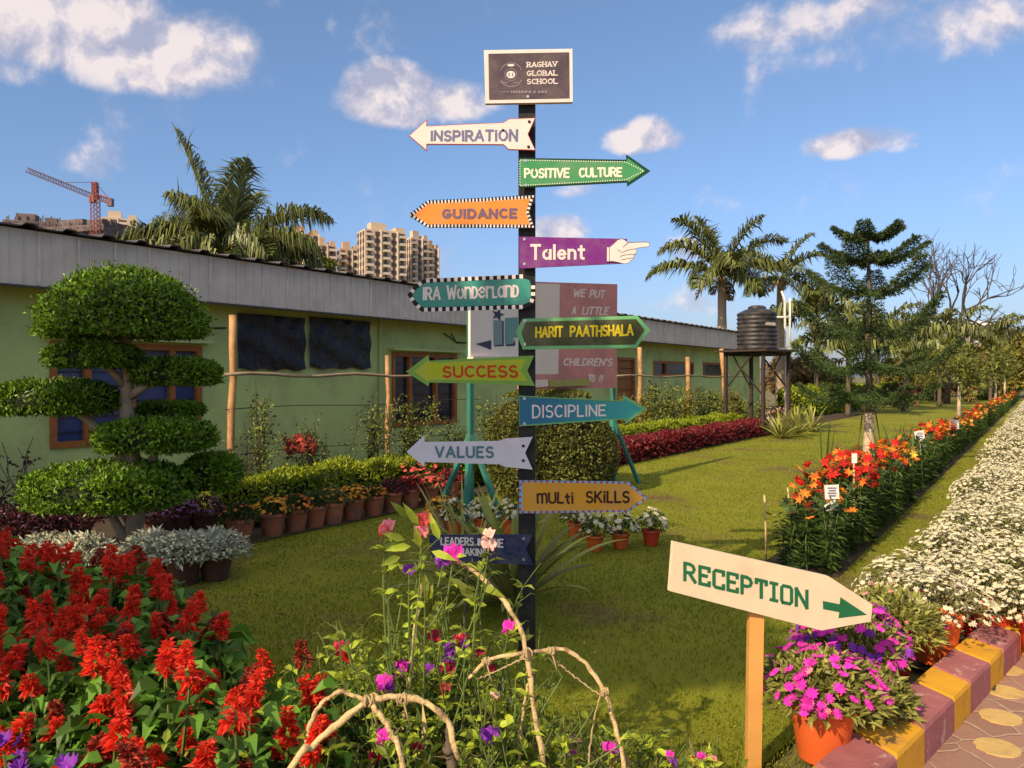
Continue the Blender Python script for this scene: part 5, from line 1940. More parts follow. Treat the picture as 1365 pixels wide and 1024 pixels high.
# ------------------------------------------------------------------ reception sign on its stake
RN = np.array([.26, -1.0, 0.0]); RN /= np.linalg.norm(RN)
RP = at(1025, 780, 3.03)


def rp(x, y, off=0.0):
    return on_plane(x, y, RP, RN) + RN * off


rs = thing('reception_sign', 'cream arrow sign reading RECEPTION on a bare pine stake', 'sign', ground(1005, 1030, 0) * [1, 1, 0])
RO = np.array(rs.location)
mb = MB().slab([rp(x, y) for x, y in ((898, 722), (1104, 768), (1163, 806), (1161, 828.5), (1095, 840.5), (893, 788))], -RN * .022)
m_rec = mat('cream sign paint', (.78, .62, .42), .5, .05, 4, col2=(.66, .47, .28), c2lo=.6, c2hi=.85, c2scale=3)
sb = mb.build('sign_board', m_rec, rs); sb.location = tuple(-RO)
weather(m_rec, .35, (.45, .33, .20))
m_rg = mat('reception green', (.016, .14, .055), .5, .12, 8)
mb = ribbons('RECEPTION', (910, 748, 776, 1078, 785, 813), lambda a, b_, o: rp(a, b_, o), .20, font=OCT, gap=.28)
mb.build('lettering', m_rg, sb)
mb = MB()
arrow = [(1096.5, 801), (1119, 805.5), (1120, 796), (1155.5, 819.5), (1117.5, 824), (1118.5, 816), (1097, 812)]
mb.add([rp(x, y, .0012) for x, y in arrow], [tuple(range(len(arrow)))])
mb.build('arrow_symbol', m_rg, sb)
top = rp(1016, 800) - RN * .045
foot = np.array([ground(1004, 1028)[0], top[1] + .05, -.05])
mb = MB()
d = top - foot; d /= np.linalg.norm(d)
sx = np.cross(d, [0, 1, 0]); sx /= np.linalg.norm(sx); sy = np.cross(d, sx)
mb.box((top + foot) / 2 - RO, (.058, .036, np.linalg.norm(top - foot)), ax=np.array([sx, sy, d]))
mb.build('stake', M['stake'], rs)

# ------------------------------------------------------------------ notice board on teal stands
A = ground(627, 690); B = ground(817, 642)
nb = thing('notice_board', 'pink and white notice board on two teal tripod stands behind the signpost', 'notice board', A)
NO = np.array(nb.location)
dirn = (B - A) / np.linalg.norm(B - A)
NN = np.array([dirn[1], -dirn[0], 0])
if NN[1] > 0: NN = -NN


def np_(x, y, off=0.0):
    return on_plane(x, y, A + NN * .04, NN) + NN * off


def npart(name, mb, m, parent=None, label=None):
    o = mb.build(name, m, parent or nb)
    if parent is None: o.location = tuple(-NO)
    if label: o['label'] = label
    return o


m_npink = mat('faded pink board', (.66, .25, .21), .65, .1, 2.5, col2=(.52, .21, .17), c2scale=2)
m_ncream = mat('faded cream board', (.80, .64, .52), .65, .08, 3)
m_npale = mat('pinkish white board', (.82, .70, .62), .65, .06, 3)
b1 = npart('panel', MB().slab([np_(*p) for p in ((627, 372), (692, 375), (692, 476), (627, 475))], -NN * .03), m_npale, None, 'pinkish white left panel with teal block letters')
b2 = npart('panel', MB().slab([np_(*p) for p in ((692.6, 375), (823, 379), (822, 517.5), (692.6, 519))], -NN * .03), m_npink, None, 'faded pink right panel with white slogan')
npart('cream_strip', MB().slab([np_(*p, .003) for p in ((693, 377), (746, 379), (744, 499), (693, 499))], -NN * .0028), m_ncream, b2)
npart('ledge', MB().slab([np_(*p, .05) for p in ((626, 475.5), (694, 476.5), (694, 482), (626, 482))], -NN * .08), m_ncream)
m_nw = mat('slogan white', (.85, .66, .58), .6, .08, 5)
for w_, q in (('WE', (763, 385, 396.5, 780, 385, 396.5)), ('PUT', (785, 386, 397.5, 806, 386.5, 398)), ('A', (762, 408, 419.5, 768, 408, 419.5)), ('LITTLE', (775, 408.5, 420, 811, 409, 420.5)),
              ("CHILDREN'S", (750, 477, 488, 816, 477.5, 488.5)), ('TO', (783, 499, 510, 793, 499, 510)), ('!!', (797, 499, 510, 803, 499.5, 510)),
              ('IN OUR', (762, 453, 463, 808, 453, 463))):
    if w_ == 'IN OUR': continue          # that line is hidden behind the olive arrow board
    npart('lettering', ribbons(w_, q, lambda a, b_, o: np_(a, b_, o), .20, gap=.24, slant=.22), m_nw, b2)
m_nt = mat('board teal letter', (.16, .30, .27), .6, .1, 5)
m_nb = mat('board grey blue', (.23, .28, .30), .6, .1, 5)
m_nd = mat('board navy', (.04, .05, .09), .6, .1, 5)
def nface(name, pts, m, off):
    npart(name, MB().slab([np_(*p, off) for p in pts], -NN * (off - .0006)), m, b1)
nface('block_letter', [(657.5, 427), (669, 427), (669, 459), (658, 460)], m_nb, .006)
nface('block_letter_shadow', [(669.2, 428), (671.3, 428), (671.3, 461.5), (659, 462), (659, 460.3), (669.2, 459.3)], m_nd, .004)
nface('block_letter', [(673, 424), (690, 423), (690, 450), (684, 450), (684, 458), (673, 459)], m_nt, .006)
nface('block_letter_shadow', [(674, 459.3), (684.3, 458.3), (686.5, 452), (686.5, 461), (674, 461.5)], m_nd, .004)
nface('arrow_symbol', [(634, 458.5), (654.5, 453.5), (654.5, 466.5)], m_nd, .004)
star = [(663.5 + (8.5 if k % 2 == 0 else 3.6) * sin(k * pi / 5 + .3), 419.5 - (8.5 if k % 2 == 0 else 3.6) * cos(k * pi / 5 + .3)) for k in range(10)]
nface('star_symbol', star, m_nd, .008)
npart('small_plaque', MB().slab([np_(*p, .05) for p in ((728, 507), (782, 505), (782, 514), (729, 516))], -NN * .02), mat('plaque yellow green', (.40, .34, .08), .6, .1, 6), b2)
npart('small_plaque', MB().slab([np_(*p, .05) for p in ((694, 507), (726, 506), (727, 515), (694, 518))], -NN * .02), m_ncream, b2)
for P, px in ((A, 627), (B, 817)):
    mb = MB()
    ztop = EYE - (380 - HY) / F * P[1]
    mb.tube([P - NO + [0, 0, .12], P - NO + [0, 0, ztop]], .042, 4)
    npart_ = mb.build('stand_post', M['teal'], nb)
    for a in (200, 265, 330):
        mb = MB()
        e = P - NO + np.array([.42 * cos(radians(a)), .42 * sin(radians(a)), .0])
        mb.tube([P - NO + [0, 0, .95], e], [.04, .032], 4)
        mb.build('stand_leg', M['teal'], nb)
# ------------------------------------------------------------------ palms
def frond(mb, base, d0, L, grav, nleaf, ll, lw, hang=.5, twist=0):
    """feather frond: curved rachis with two combs of drooping leaflets"""
    d = np.array(d0, float); d /= np.linalg.norm(d)
    k = 14
    P = [np.array(base, float)]
    for i in range(k):
        P.append(P[-1] + d * L / k)
        d = d + np.array([0, 0, -grav * (.25 + 1.5 * i / k) / k]); d /= np.linalg.norm(d)
    P = np.array(P)
    mb.tube(P, np.linspace(.045, .008, k + 1) * L / 3, 4, False)
    t = np.linspace(.16, 1.0, nleaf)
    idx = t * k
    i0 = np.minimum(idx.astype(int), k - 1); f = (idx - i0)[:, None]
    C = P[i0] * (1 - f) + P[i0 + 1] * f
    T = P[i0 + 1] - P[i0]; T /= np.linalg.norm(T, axis=1)[:, None]
    side = np.cross(T, [0, 0, 1.0]); side /= np.linalg.norm(side, axis=1)[:, None] + 1e-6
    up = np.cross(side, T)
    prof = np.sin(np.clip(t * .92 + .12, 0, 1) * pi) ** .6
    for s in (-1, 1):
        D = side * s * .75 + T * .65 + up * (.35 + .2 * R.randn(nleaf, 1)) + .12 * R.randn(nleaf, 3)
        D /= np.linalg.norm(D, axis=1)[:, None]
        l = (ll * prof * (.8 + .35 * R.rand(nleaf)))[:, None]
        q0 = C
        q1 = C + D * l * .5
        D2 = D * (1 - hang) + np.array([0, 0, -1.0]) * hang * (1 + .3 * R.randn(nleaf, 1)); D2 /= np.linalg.norm(D2, axis=1)[:, None]
        q2 = q1 + D2 * l * .5
        w = np.cross(D, up); w /= np.linalg.norm(w, axis=1)[:, None]
        w = w * lw / 2
        V = np.stack([q0 - w * .5, q0 + w * .5, q1 + w, q1 - w, q2], 1).reshape(-1, 3)
        b = (np.arange(nleaf) * 5)[:, None]
        mb.add(V, b + [[0, 1, 2, 3]])
        mb.F.append(b + [[3, 2, 4]] + mb.n - 5 * nleaf)


def palm(label, base, hcrown, fronds, L, trunk_r, nleaf=60, ll=.8, lw=.05, dry=0, trunkm=None, group='palms beyond the garden'):
    t = thing('palm_tree', label, 'palm', base, 0, group)
    h = hcrown
    mb = MB()
    pts = [(0.02 * sin(3 * f), 0, h * f) for f in np.linspace(0, 1, 12)]
    mb.tube(pts, [trunk_r * (1.25 - .45 * f + .06 * (i % 2)) for i, f in enumerate(np.linspace(0, 1, 12))], 10)
    mb.build('trunk', trunkm or M['palebark'], t, True)
    for az, el, l, g, hang in fronds:
        mb = MB()
        a, e = radians(az), radians(el)
        d = (cos(e) * sin(a), -cos(e) * cos(a), sin(e))
        frond(mb, (0, 0, h), d, L * l, g, nleaf, ll, lw, hang)
        mb.build('frond', M['palm'], t)
    for i in range(dry):
        mb = MB()
        a = R.rand() * 6.28
        frond(mb, (0, 0, h - .1), (cos(a), sin(a), .1 - .4 * R.rand()), L * .45, 2.0, 30, ll * .5, lw * .8, .8)
        mb.build('dry_frond', M['palmdry'], t)
    return t


# az: 90 = to the right in the picture, 270 = to the left, 0 = towards the camera, 180 = away
p = at(300, 352, 19.0)
palm('large ragged palm behind the school roof on the left', (p[0], p[1], 0), p[2],
     [(285, 74, 1.32, .62, .6), (300, 62, .8, 1.2, .6), (272, 34, 1.12, 1.7, .8), (265, 15, .95, 1.5, .8), (62, 76, 1.0, .55, .5), (95, 46, 1.15, 1.6, .75), (85, 32, 1.0, 1.7, .8), (270, 36, 1.05, 1.9, .8), (295, 22, .95, 1.9, .8), (262, 50, .85, 1.6, .7), (80, 12, .8, 1.7, .8), (110, 28, .95, 1.8, .75),
      (240, 58, .95, 1.0, .6), (150, 68, .85, .9, .5), (200, 50, .9, 1.3, .6), (20, 20, .8, 1.8, .8), (340, 24, .8, 1.8, .8), (0, 50, .7, 1.5, .6), (255, 8, .8, 1.6, .8), (50, 30, .8, 1.9, .8)], 2.75, .20, 150, 1.1, .048, 8)
p = at(962, 368, 34)
palm('tall palm with white trunk behind the end of the school roof', (p[0], p[1], 0), p[2],
     [(270, 50, 1.0, 2.2, .6), (285, 62, 1.05, 1.5, .5), (90, 48, 1.05, 1.5, .5), (75, 66, .95, 1.2, .5), (270, 20, 1.05, 1.4, .6), (60, 25, .9, 1.8, .6), (120, 10, .85, 1.7, .6), (250, 74, .9, 1.2, .5), (0, 30, .8, 1.8, .6), (320, 10, .8, 1.8, .7), (30, 5, .7, 1.8, .7)], 3.5, .20, 90, 1.2, .085, 4)
p = at(1040, 372, 38)
palm('second tall palm between the water tank and the dark conifer', (p[0], p[1], 0), p[2],
     [(80, 66, .85, 1.3, .5), (60, 45, .8, 1.6, .55), (280, 30, .9, 1.8, .6), (110, 20, .9, 1.7, .6), (0, 30, .8, 1.8, .6), (260, 55, .7, 1.6, .6), (90, 0, .8, 1.6, .7), (300, 0, .8, 1.6, .7)], 3.4, .2, 46, 1.1, .09, 2)
for px, py, Y, L, n, lab in ((1088, 430, 33, 3.2, 10, 'leafy palm crowding behind the tank pipes'), (1130, 478, 31, 2.8, 11, 'low weeping palm behind the foot of the dark conifer'),
                             (1206, 478, 36, 3.4, 12, 'wide weeping palm to the right of the dark conifer'), (1252, 470, 42, 3.6, 12, 'weeping palm under the bare tree'),
                             (1320, 468, 48, 3.6, 11, 'weeping palm over the far end of the lily bed'), (1170, 455, 44, 3.4, 9, 'hazy palm hidden behind the dark conifer')):
    p = at(px, py, Y)
    palm(lab, (p[0], p[1], 0), p[2], [(i * 360 / n + R.rand() * 20, 28 + 38 * R.rand(), .8 + .3 * R.rand(), 2.2, .7) for i in range(n)], L, .09, 40, 1.15, .10, 1, M['bark'])

# ------------------------------------------------------------------ layered conifer
def conifer():
    Yc = 13.9
    base = ground(1158, 620)
    t = thing('conifer_tree', 'dark layered conifer with upswept branches and whitewashed trunk by the lily bed', 'conifer', base)
    s = Yc / F
    ztop = EYE - (303 - HY) * s
    mb = MB()
    zs = np.linspace(1.05, ztop, 14)
    mb.tube([(.012 * sin(i), 0, z) for i, z in enumerate(zs)], np.linspace(.070, .018, 14), 9)
    mb.build('trunk', M['bark'], t, True)
    mb = MB().tube([(0, 0, -.05), (0, 0, .25), (0.01, 0, .7), (0, 0, 1.0)], [.135, .105, .085, .075], 14)
    mb.build('whitewashed_trunk', M['limewash'], t, True)
    mb = MB().tube([(0, 0, .98), (0, 0, 1.10)], [.13, .14], 12)
    mb.build('trunk_band', M['bark'], t, True)
    mb = MB()
    for x in (-.22, .30):
        mb.tube([(x, .05, 0), (x * .4, .02, 1.05)], .012, 5)
    mb.build('support_stick', M['bark'], t)
    # whorls: height, reach, tilt, count
    wh_ = [(317, 42, .26, 6), (347, 74, .22, 6), (394, 90, .42, 5), (438, 98, .30, 5), (478, 98, .08, 6), (511, 90, -.12, 6)]
    for wi, (py, rpx, tilt, nb_) in enumerate(wh_):
        z0 = EYE - (py - HY) * s
        a0 = R.rand() * 6.28
        for b_ in range(nb_):
            a = a0 + 2 * pi * b_ / nb_ + R.randn() * .12
            l = rpx * s * (.85 + .25 * R.rand())
            mb = MB()
            k = 10
            f = np.linspace(0, 1, k + 1)
            zz = z0 + l * (tilt * f - .30 * np.sin(f * pi) * (.6 if wi > 2 else .2) + .10 * f ** 3)
            P = np.stack([np.cos(a) * l * f, np.sin(a) * l * f, zz], 1)
            mb.tube(P, np.linspace(.022, .006, k + 1), 5, False)
            nseg = int(26 + l * 30)
            ft = np.linspace(.14, 1, nseg)
            for sd in (-1, 1):
                i0 = np.minimum((ft * k).astype(int), k - 1); fr = (ft * k - i0)[:, None]
                C = P[i0] * (1 - fr) + P[i0 + 1] * fr
                T = P[i0 + 1] - P[i0]; T /= np.linalg.norm(T, axis=1)[:, None]
                side = np.cross(T, [0, 0, 1.0]); side /= np.linalg.norm(side, axis=1)[:, None]
                lw_ = (.06 + .21 * min(l, 1.1) * np.sin(np.clip(ft * .85 + .13, 0, 1) * pi) ** .7)
                D = side * sd * .85 + T * .55 + np.array([0, 0, -.12]) + .12 * R.randn(nseg, 3)
                D /= np.linalg.norm(D, axis=1)[:, None]
                m = 14
                ff = np.linspace(.05, 1, m)
                Q = (C[:, None, :] + D[:, None, :] * (lw_[:, None] * ff)[:, :, None]).reshape(-1, 3)
                Q[:, 2] -= np.tile(ff ** 2, nseg) * np.repeat(lw_, m) * .25
                DD = np.repeat(D, m, 0) * .7 + .75 * R.randn(len(Q), 3) + [0, 0, -.1]
                mb.leaves(Q, DD, unit(len(Q)), .062, .017, .1, .1)
            mb.build('branch', M['pine'], t)


conifer()


# ------------------------------------------------------------------ broad leaved trees
def branchy(mb, p, d, l, r, depth, tips, spread=.6, up=.15):
    d = np.array(d) / np.linalg.norm(d)
    k = 4
    P = [np.array(p)]
    for i in range(k):
        d = d + R.randn(3) * .12 + np.array([0, 0, up * .3]); d /= np.linalg.norm(d)
        P.append(P[-1] + d * l / k)
    mb.tube(P, np.linspace(r, r * .62, k + 1), 7 if r > .05 else 4, False)
    if depth == 0:
        tips.append(P[-1]); return
    for i in range(2 + (R.rand() < .5)):
        nd = d + R.randn(3) * spread
        branchy(mb, P[-1] if i else P[-1], nd, l * (.62 + .25 * R.rand()), r * .64, depth - 1, tips, spread, up)


def leafy(label, base, H, rx, rz, nclump, nleaf, L, m, trunk_r=.16, name='leafy_tree', group='trees beyond the garden', ry=None):
    t = thing(name, label, 'tree', base, 0, group)
    mb = MB(); tips = []
    hz = H - rz
    mb.tube([(0, 0, -.05), (.03, 0, hz * .5), (0, 0.02, hz * .85)], [trunk_r * 1.25, trunk_r, trunk_r * .8], 9)
    for i in range(5):
        a = i * 1.26 + R.rand()
        branchy(mb, (0, .02, hz * .8), (cos(a), sin(a), .9), rz * .7, trunk_r * .5, 2, tips, .5)
    mb.build('trunk', M['bark'], t)
    mb = MB()
    ry = ry or rx
    for i in range(nclump):
        d = unit(1)[0]
        k = R.rand() ** .45
        c = np.array([d[0] * rx * k, d[1] * ry * k, H - rz + d[2] * rz * k * .92])
        rc = (.20 + .20 * R.rand()) * min(rx, rz)
        q = unit(nleaf)
        P = c + q * rc * (.45 + .6 * R.rand(nleaf)[:, None]) * [1.25, 1.25, .72]
        mb.leaves(P, q * .5 + .7 * R.randn(nleaf, 3) + [0, 0, -.1], [0, 0, .8] + q * .6 + .5 * R.randn(nleaf, 3), L * (.6 + .7 * R.rand(nleaf)), L * .55, .12, .15)
    mb.build('crown', m, t)
    return t


def tree_px(label, px, ptop, rpx, Y, m, n=26, nl=110, L=None, rzf=1.0, **kw):
    s = Y / F
    H = EYE - (ptop - HY) * s
    rx = rpx * s
    rz = min(rx * rzf, H * .48)
    p = at(px, HY, Y)
    return leafy(label, (p[0], p[1], 0), H, rx, rz, n, nl, L or .0065 * Y + .02, m, .012 * H + .05, **kw)


tree_px('dark tree behind the school roof right of the ragged palm', 395, 322, 44, 24, M['tree'], 22, 120)
tree_px('low dark tree under the fronds of the ragged palm', 322, 345, 40, 23, M['tree'], 16, 120)
tree_px('brownish leaved tree behind the water tank pipes', 1072, 470, 34, 40, M['tree3'], 26, 100)
tree_px('dark bushy tree just beyond the water tank', 1096, 496, 26, 42, M['tree'], 26, 100)
tree_px('dusky tree between tank stand and conifer', 1045, 478, 26, 44, M['tree3'], 22, 90)
tree_px('olive tree left of the bare tree base', 1205, 472, 38, 56, M['tree2'], 28, 90)
tree_px('rounded green tree under the bare branches', 1258, 452, 46, 62, M['tree'], 30, 90)
tree_px('olive green tree right of the bare tree', 1304, 458, 40, 66, M['tree2'], 28, 90)
tree_px('dense tree filling the right edge above the flowers', 1352, 440, 44, 60, M['tree2'], 34, 100)
tree_px('tall tree beyond the right frame edge', 1400, 425, 52, 64, M['tree'], 30, 90)
tree_px('far green tree closing the end of the lawn', 1232, 468, 40, 80, M['tree'], 24, 80)
tree_px('far olive tree behind the last lilies', 1330, 470, 42, 90, M['tree2'], 24, 80)
tree_px('small dark tree behind the yellow topped hedge', 1120, 500, 22, 38, M['tree'], 16, 80)
tree_px('reddish shrub at the end of the yellow topped hedge', 1205, 508, 16, 46, M['maroonleaf'], 12, 70, name='garden_shrub', group='shrubs at the end of the lawn')
tree_px('dark green shrub at the far end of the lawn', 1244, 506, 22, 52, M['tree'], 14, 70, name='garden_shrub', group='shrubs at the end of the lawn')
tree_px('brownish shrub closing the lawn before the far saplings', 1288, 506, 20, 50, M['tree3'], 14, 70, name='garden_shrub', group='shrubs at the end of the lawn')
tree_px('green shrub at the right end of the far saplings', 1316, 500, 22, 54, M['tree'], 14, 70, name='garden_shrub', group='shrubs at the end of the lawn')

# whitewashed saplings along the lily bed
for px, ptop, Y, lab in ((1278, 470, 24, 'young tree with slim whitewashed trunk before the weeping palms'), (1327, 472, 40, 'young tree with pale trunk near the far lilies'),
                         (1339, 478, 43, 'leaning pale trunked sapling at the far end of the lily bed'), (1246, 500, 50, 'slender far sapling with a pale trunk on the lawn')):
    s = Y / F
    H = EYE - (ptop - HY) * s
    p = at(px, HY, Y)
    t = thing('sapling', lab, 'sapling', (p[0], p[1], 0), 0, 'whitewashed saplings along the lawn')
    mb = MB().tube([(0, 0, 0), (.01, 0, H * .35), (.03, 0, H * .62)], [.07, .055, .04], 8)
    mb.build('trunk', M['limewash'], t, True)
    mb = MB()
    for i in range(15):
        c = R.randn(3) * [.42, .42, .30] + [0, 0, H * .78]
        q = unit(60)
        mb.leaves(c + q * .26, q + .5 * R.randn(60, 3), unit(60), .20, .08, .1, .2)
    mb.build('crown', M['tree'], t)

# bare tree
p = at(1262, HY, 46)
t = thing('bare_tree', 'leafless tree with spreading grey twigs against the sky', 'tree', (p[0], p[1], 0))
mb = MB(); tips = []
H0 = EYE - (452 - HY) * 46 / F
mb.tube([(0, 0, 0), (.1, 0, H0 * .5), (0, 0, H0)], [.20, .16, .13], 8)
mb.build('trunk', M['bark'], t, True)
for a, e, l in ((100, 45, 2.2), (70, 62, 2.4), (270, 55, 2.4), (300, 70, 2.6), (130, 70, 2.2), (95, 30, 2.0), (265, 35, 1.4), (180, 60, 1.8)):
    mb = MB()
    aa, ee = radians(a), radians(e)
    branchy(mb, (0, 0, H0 - .15), (cos(ee) * sin(aa), -cos(ee) * cos(aa), sin(ee)), l * .85, .11, 4, tips, .42, .12)
    mb.build('branch', mat('grey twig bark', (.09, .075, .075), .9, .2, 5) if a == 100 else bpy.data.materials['grey twig bark'], t)

# the big tree whose shade lies over the near lawn; it stands left of and behind the camera
shade = leafy('broad leafy tree standing left of the photographer, shading the near lawn', (-6.42, -1.45, 0), 7.5, 2.15, 1.25, 110, 230, .28, M['tree'], .22, ry=2.35, name='shade_tree', group=None)

# ------------------------------------------------------------------ water tank and pipes
Yt = 21.6
tc = at(1009, HY, Yt)
zt0 = EYE - (467 - HY) * Yt / F
t = thing('water_tank', 'black ribbed plastic water tank on the steel stand', 'water tank', (tc[0], tc[1], zt0))
s = Yt / F
r = 26.2 * s
h = 47 * s
prof = [(.01, .0), (r * .96, .0), (r, .03)]
nr = 8
for i in range(nr):
    z = .05 + i * (h - .06) / nr
    prof += [(r, z), (r * 1.0, z + .02), (r * .955, z + .045), (r * .955, z + (h - .06) / nr - .02)]
prof += [(r, h), (r * .97, h + .04), (r * .62, h + .14), (r * .42, h + .17), (r * .42, h + .20), (.01, h + .20)]
MB().lathe(prof, 40).build('tank_body', M['tank'], t, True)
MB().lathe([(r * .44, h + .17), (r * .45, h + .22), (r * .3, h + .26), (.01, h + .27)], 26).build('lid', M['tank'], t, True)
MB().slab([(x * s, -r * 1.01 + .02, h - (y - 408) * s + .0) for x, y in ((3, 419), (16, 420), (16, 424), (3, 423))], (0, .02, 0)).build('logo_patch', mat('faded decal', (.30, .26, .22), .6, .2, 9), t)

st = thing('tank_stand', 'rusty steel angle stand with braces carrying the black water tank', 'stand', (tc[0], tc[1], 0))
hw = .74
rot = radians(38)
ax2 = np.array([[cos(rot), sin(rot), 0], [-sin(rot), cos(rot), 0], [0, 0, 1]])
cor = [np.array([sx * hw, sy * hw, 0]) @ ax2 for sx, sy in ((-1, -1), (1, -1), (1, 1), (-1, 1))]
mb = MB().box((0, 0, zt0 - .03), (hw * 2.25, hw * 2.25, .05), ax=ax2)
mb.build('platform', M['steel'], st)
for c in cor:
    MB().box(c * .82 + [0, 0, (zt0 - .06) / 2], (.085, .085, zt0 - .06), ax=ax2).build('leg', M['steel'], st)
for i in range(4):
    a, b = cor[i] * .82, cor[(i + 1) % 4] * .82
    MB().tube([a + [0, 0, 1.25], (a * .25 + b * .75) * 1.0 + [0, 0, zt0 - .08]], .028, 4).build('brace', M['steel'], st)
    MB().tube([a + [0, 0, zt0 - .12], b + [0, 0, zt0 - .12]], .04, 4).build('beam', M['steel'], st)
MB().tube([cor[0] * .82 + [0, 0, 1.1], cor[0] * .82 + [-.75, 0, zt0 - .35]], .026, 4).build('brace', M['steel'], st)

pp_ = at(1048, HY, 21.9)
t = thing('water_pipes', 'pair of pale plastic water pipes rising beside the black tank', 'pipe', (pp_[0], pp_[1], 0))
q = lambda px, py: at(px, py, 21.9) - np.array([pp_[0], pp_[1], 0])
MB().tube([q(1047, 565), q(1047, 480), q(1046, 400), q(1042, 388)], .035, 8).build('pipe', M['pvc'], t, True)
MB().tube([q(1053, 470), q(1053, 398)], .032, 8).build('pipe', M['pvc'], t, True)
MB().tube([q(1032, 423), q(1053, 423)], .032, 8).build('pipe', M['pvc'], t, True)
MB().tube([q(1034, 466), q(1056, 465)], .036, 8).build('pipe', M['pvc'], t, True)

# ------------------------------------------------------------------ far things: bench, house, towers, crane
p = at(1212, HY, 43)
t = thing('garden_bench', 'small white topped bench with orange legs at the far end of the lawn', 'bench', (p[0], p[1], 0))
s = 43 / F
MB().box((0, 0, .46), (26 * s, .5, .08)).build('seat', M['paintwhite'], t)
MB().box((0, .25, .74), (26 * s, .06, .22)).build('backrest', M['redleaf'], t)
for sx in (-1, 1):
    for sy in (-1, 1):
        MB().box((sx * 8 * s, sy * .18, .21), (.12, .08, .42)).build('leg', M['terra'], t)

p = at(1262, HY, 150)
t = thing('far_house', 'low pale house showing above the far trees at right', 'house', (p[0], p[1], 0))
s = 150 / F
hz = EYE - (433 - HY) * s
MB().box((0, 0, hz / 2 - .4), (96 * s, 9, hz - .8)).build('wall', mat('pale house wall', (.62, .55, .46), .8, .08, 1), t)
MB().slab([(-52 * s, -5, hz - .8), (52 * s, -5, hz - .8), (46 * s, -5, hz + .2), (-30 * s, -5, hz + .5)], (0, 10, 0)).build('roof', M['paintwhite'], t)
for k in range(5):
    MB().box((-36 * s + k * 17 * s, -4.52, hz - 3), (5 * s, .1, 1.5)).build('window', M['steel'], t)

m_tw = [mat('warm tower render', (.50, .33, .20), .85, .08, .05), mat('pale tower render', (.56, .43, .31), .85, .08, .05), mat('grey tower concrete', (.17, .125, .115), .9, .25, .12, col2=(.09, .07, .07), c2scale=.2)]
m_tw2 = mat('tower band', (.60, .50, .40), .85, .08, .05)
m_twin = mat('tower window', (.09, .065, .065), .3, .2, .05)


def tower(label, x0, x1, ptop, Y, m, floors, bays, unfinished=False, group='apartment towers on the skyline', rz=28):
    s = Y / F
    w_tot = (x1 - x0) * s
    H = EYE - (ptop + 7 - HY) * s
    c = at((x0 + x1) / 2, HY, Y)
    t = thing('apartment_tower', label, 'tower block', (c[0], c[1], 0), radians(rz), group)
    a = radians(abs(rz))
    wd = w_tot / (cos(a) + .55 * sin(a)); dp = wd * .55
    MB().box((0, 0, H / 2), (wd, dp, H)).build('tower_wall', m, t)
    # crown: lift house and stepped parapet
    MB().box((-wd * .12, 0, H + 1.6), (wd * .36, dp * .5, 3.2)).build('lift_house', m, t)
    MB().box((wd * .36, 0, H + .8), (wd * .22, dp * .96, 1.6)).build('parapet', m, t)
    fh = H / floors
    for b_ in range(bays):
        xb = -wd / 2 + wd * (b_ + .5) / bays
        mb, mw = MB(), MB()
        for k in range(int(floors * .25), floors):
            z = (k + .5) * fh
            mw.box((xb, -dp / 2 - .12, z), (wd / bays * .55, .2, fh * .5))
            if b_ % 2 == 0 or unfinished:
                mb.box((xb, -dp / 2 - .75, z - fh * .38), (wd / bays * .86, 1.4, .22))
                mb.box((xb, -dp / 2 - 1.42, z - fh * .22), (wd / bays * .86, .1, fh * .26))
        mb.box((xb, -dp / 2 - .03, H * .62), (wd / bays * .3, .1, H * .7))
        mw.box((xb, -dp / 2 - .06, H * .62), (wd / bays * .3, .1, H * .7))
        mw.build('window_column', m_twin, t)
        if b_ % 2 == 0 or unfinished:
            mb.build('balcony_column', m_tw2 if not unfinished else m, t)
        else:
            MB().box((xb + wd / bays * .42, -dp / 2 - .45, H / 2), (wd / bays * .14, .86, H * .999)).build('pilaster', m_tw2, t)
    for b_ in range(3):
        yb = -dp / 2 + dp * (b_ + .5) / 3
        mw = MB()
        for k in range(int(floors * .25), floors):
            for sgn in (-1, 1):
                mw.box((sgn * (wd / 2 + .1), yb, (k + .5) * fh), (.2, dp / 3 * .5, fh * .5))
        for sgn in (-1, 1):
            mw.box((sgn * (wd / 2 + .03), yb, H * .62), (.1, dp / 3 * .3, H * .7))
        mw.build('window_column', m_twin, t)
    if unfinished:
        mb = MB()
        for k in range(14):
            mb.box((-wd / 2 + wd * k / 13, -dp * .3 * (k % 2), H + 1.0), (.4, .4, 2.0 + 1.5 * R.rand()))
        mb.build('starter_column', m, t)
    return t


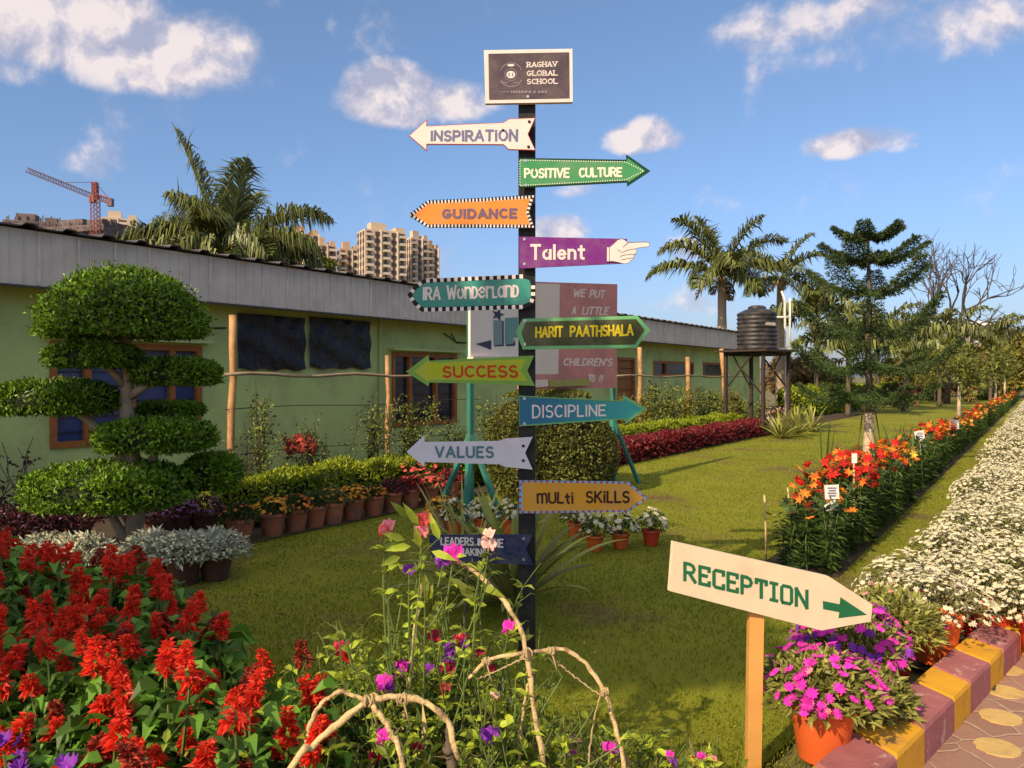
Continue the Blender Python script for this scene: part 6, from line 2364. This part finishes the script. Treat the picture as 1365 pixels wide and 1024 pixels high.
tower('unfinished grey tower block at the far left above the roof', 10, 82, 291, 300, m_tw[2], 22, 6, True, rz=18)
tower('unfinished scaffolded tower block beside the red crane', 56, 178, 300, 270, m_tw[2], 20, 9, True, rz=-16)
tower('pale finished tower peeping out between crane and palm', 134, 184, 286, 330, m_tw[1], 22, 4, rz=24)
tower('warm beige tower just right of the ragged palm', 379, 426, 306, 310, m_tw[0], 20, 4, rz=26)
tower('lower pinkish tower between palm and the main tower group', 412, 448, 320, 330, m_tw[0], 18, 3, rz=26)
tower('small beige tower at the left of the main tower group', 449, 479, 326, 330, m_tw[0], 18, 3, rz=26)
tower('tallest beige tower of the skyline group', 476, 541, 303, 300, m_tw[1], 20, 5, rz=30)
tower('grey sided tower right of the tallest beige tower', 540, 570, 312, 320, m_tw[1], 20, 3, rz=40)
tower('narrow tower at the right end of the skyline group', 564, 584, 324, 340, m_tw[0], 20, 2, rz=44)

Yc = 240.0
s = Yc / F
p = at(128, HY, Yc)
t = thing('tower_crane', 'red and grey tower crane with long jib over the unfinished blocks', 'crane', (p[0], p[1], 0))
c_crane = mat('crane red', (.28, .09, .08), .6, .15, .3); c_cranegrey = mat('crane grey', (.16, .10, .12), .6, .15, .3)
C0 = lambda px, py: at(px, py, Yc) - np.array([p[0], p[1], 0])


def lattice(mb, A, B, w, n, r):
    A, B = np.array(A), np.array(B)
    d = (B - A) / np.linalg.norm(B - A)
    x = np.cross(d, [0, 1, 0]); x /= np.linalg.norm(x); y = np.cross(d, x)
    cs = [x * w / 2 + y * w / 2, x * w / 2 - y * w / 2, -x * w / 2 - y * w / 2, -x * w / 2 + y * w / 2]
    for c in cs: mb.tube([A + c, B + c], r, 4)
    for i in range(n):
        for k in range(4):
            a = A + (B - A) * i / n + cs[k]; b = A + (B - A) * (i + 1) / n + cs[(k + 1) % 4]
            mb.tube([a, b], r * .7, 4, False)


mb = MB(); lattice(mb, C0(128, 420), C0(127, 262), 1.9, 26, .16); mb.build('mast', c_crane, t)
mb = MB(); lattice(mb, C0(127, 262), C0(126.5, 243), 1.2, 4, .28); mb.build('apex', c_crane, t)
mb = MB(); lattice(mb, C0(126, 262.5), C0(37, 227), 1.4, 26, .15); mb.build('jib', c_cranegrey, t)
mb = MB(); lattice(mb, C0(128, 262), C0(149, 269), 1.5, 6, .18); mb.build('counter_jib', c_crane, t)
MB().box(C0(147, 270), (1.6, 1.6, 2.4)).build('counterweight', c_cranegrey, t)
MB().box(C0(123.5, 265.5), (1.6, 1.8, 2.2)).build('cab', c_crane, t)
MB().tube([C0(126.5, 243), C0(148, 268)], .12, 4).build('tie_rod', c_cranegrey, t)
MB().tube([C0(126.5, 243), C0(80, 243.5)], .10, 4).build('tie_rod', c_cranegrey, t)
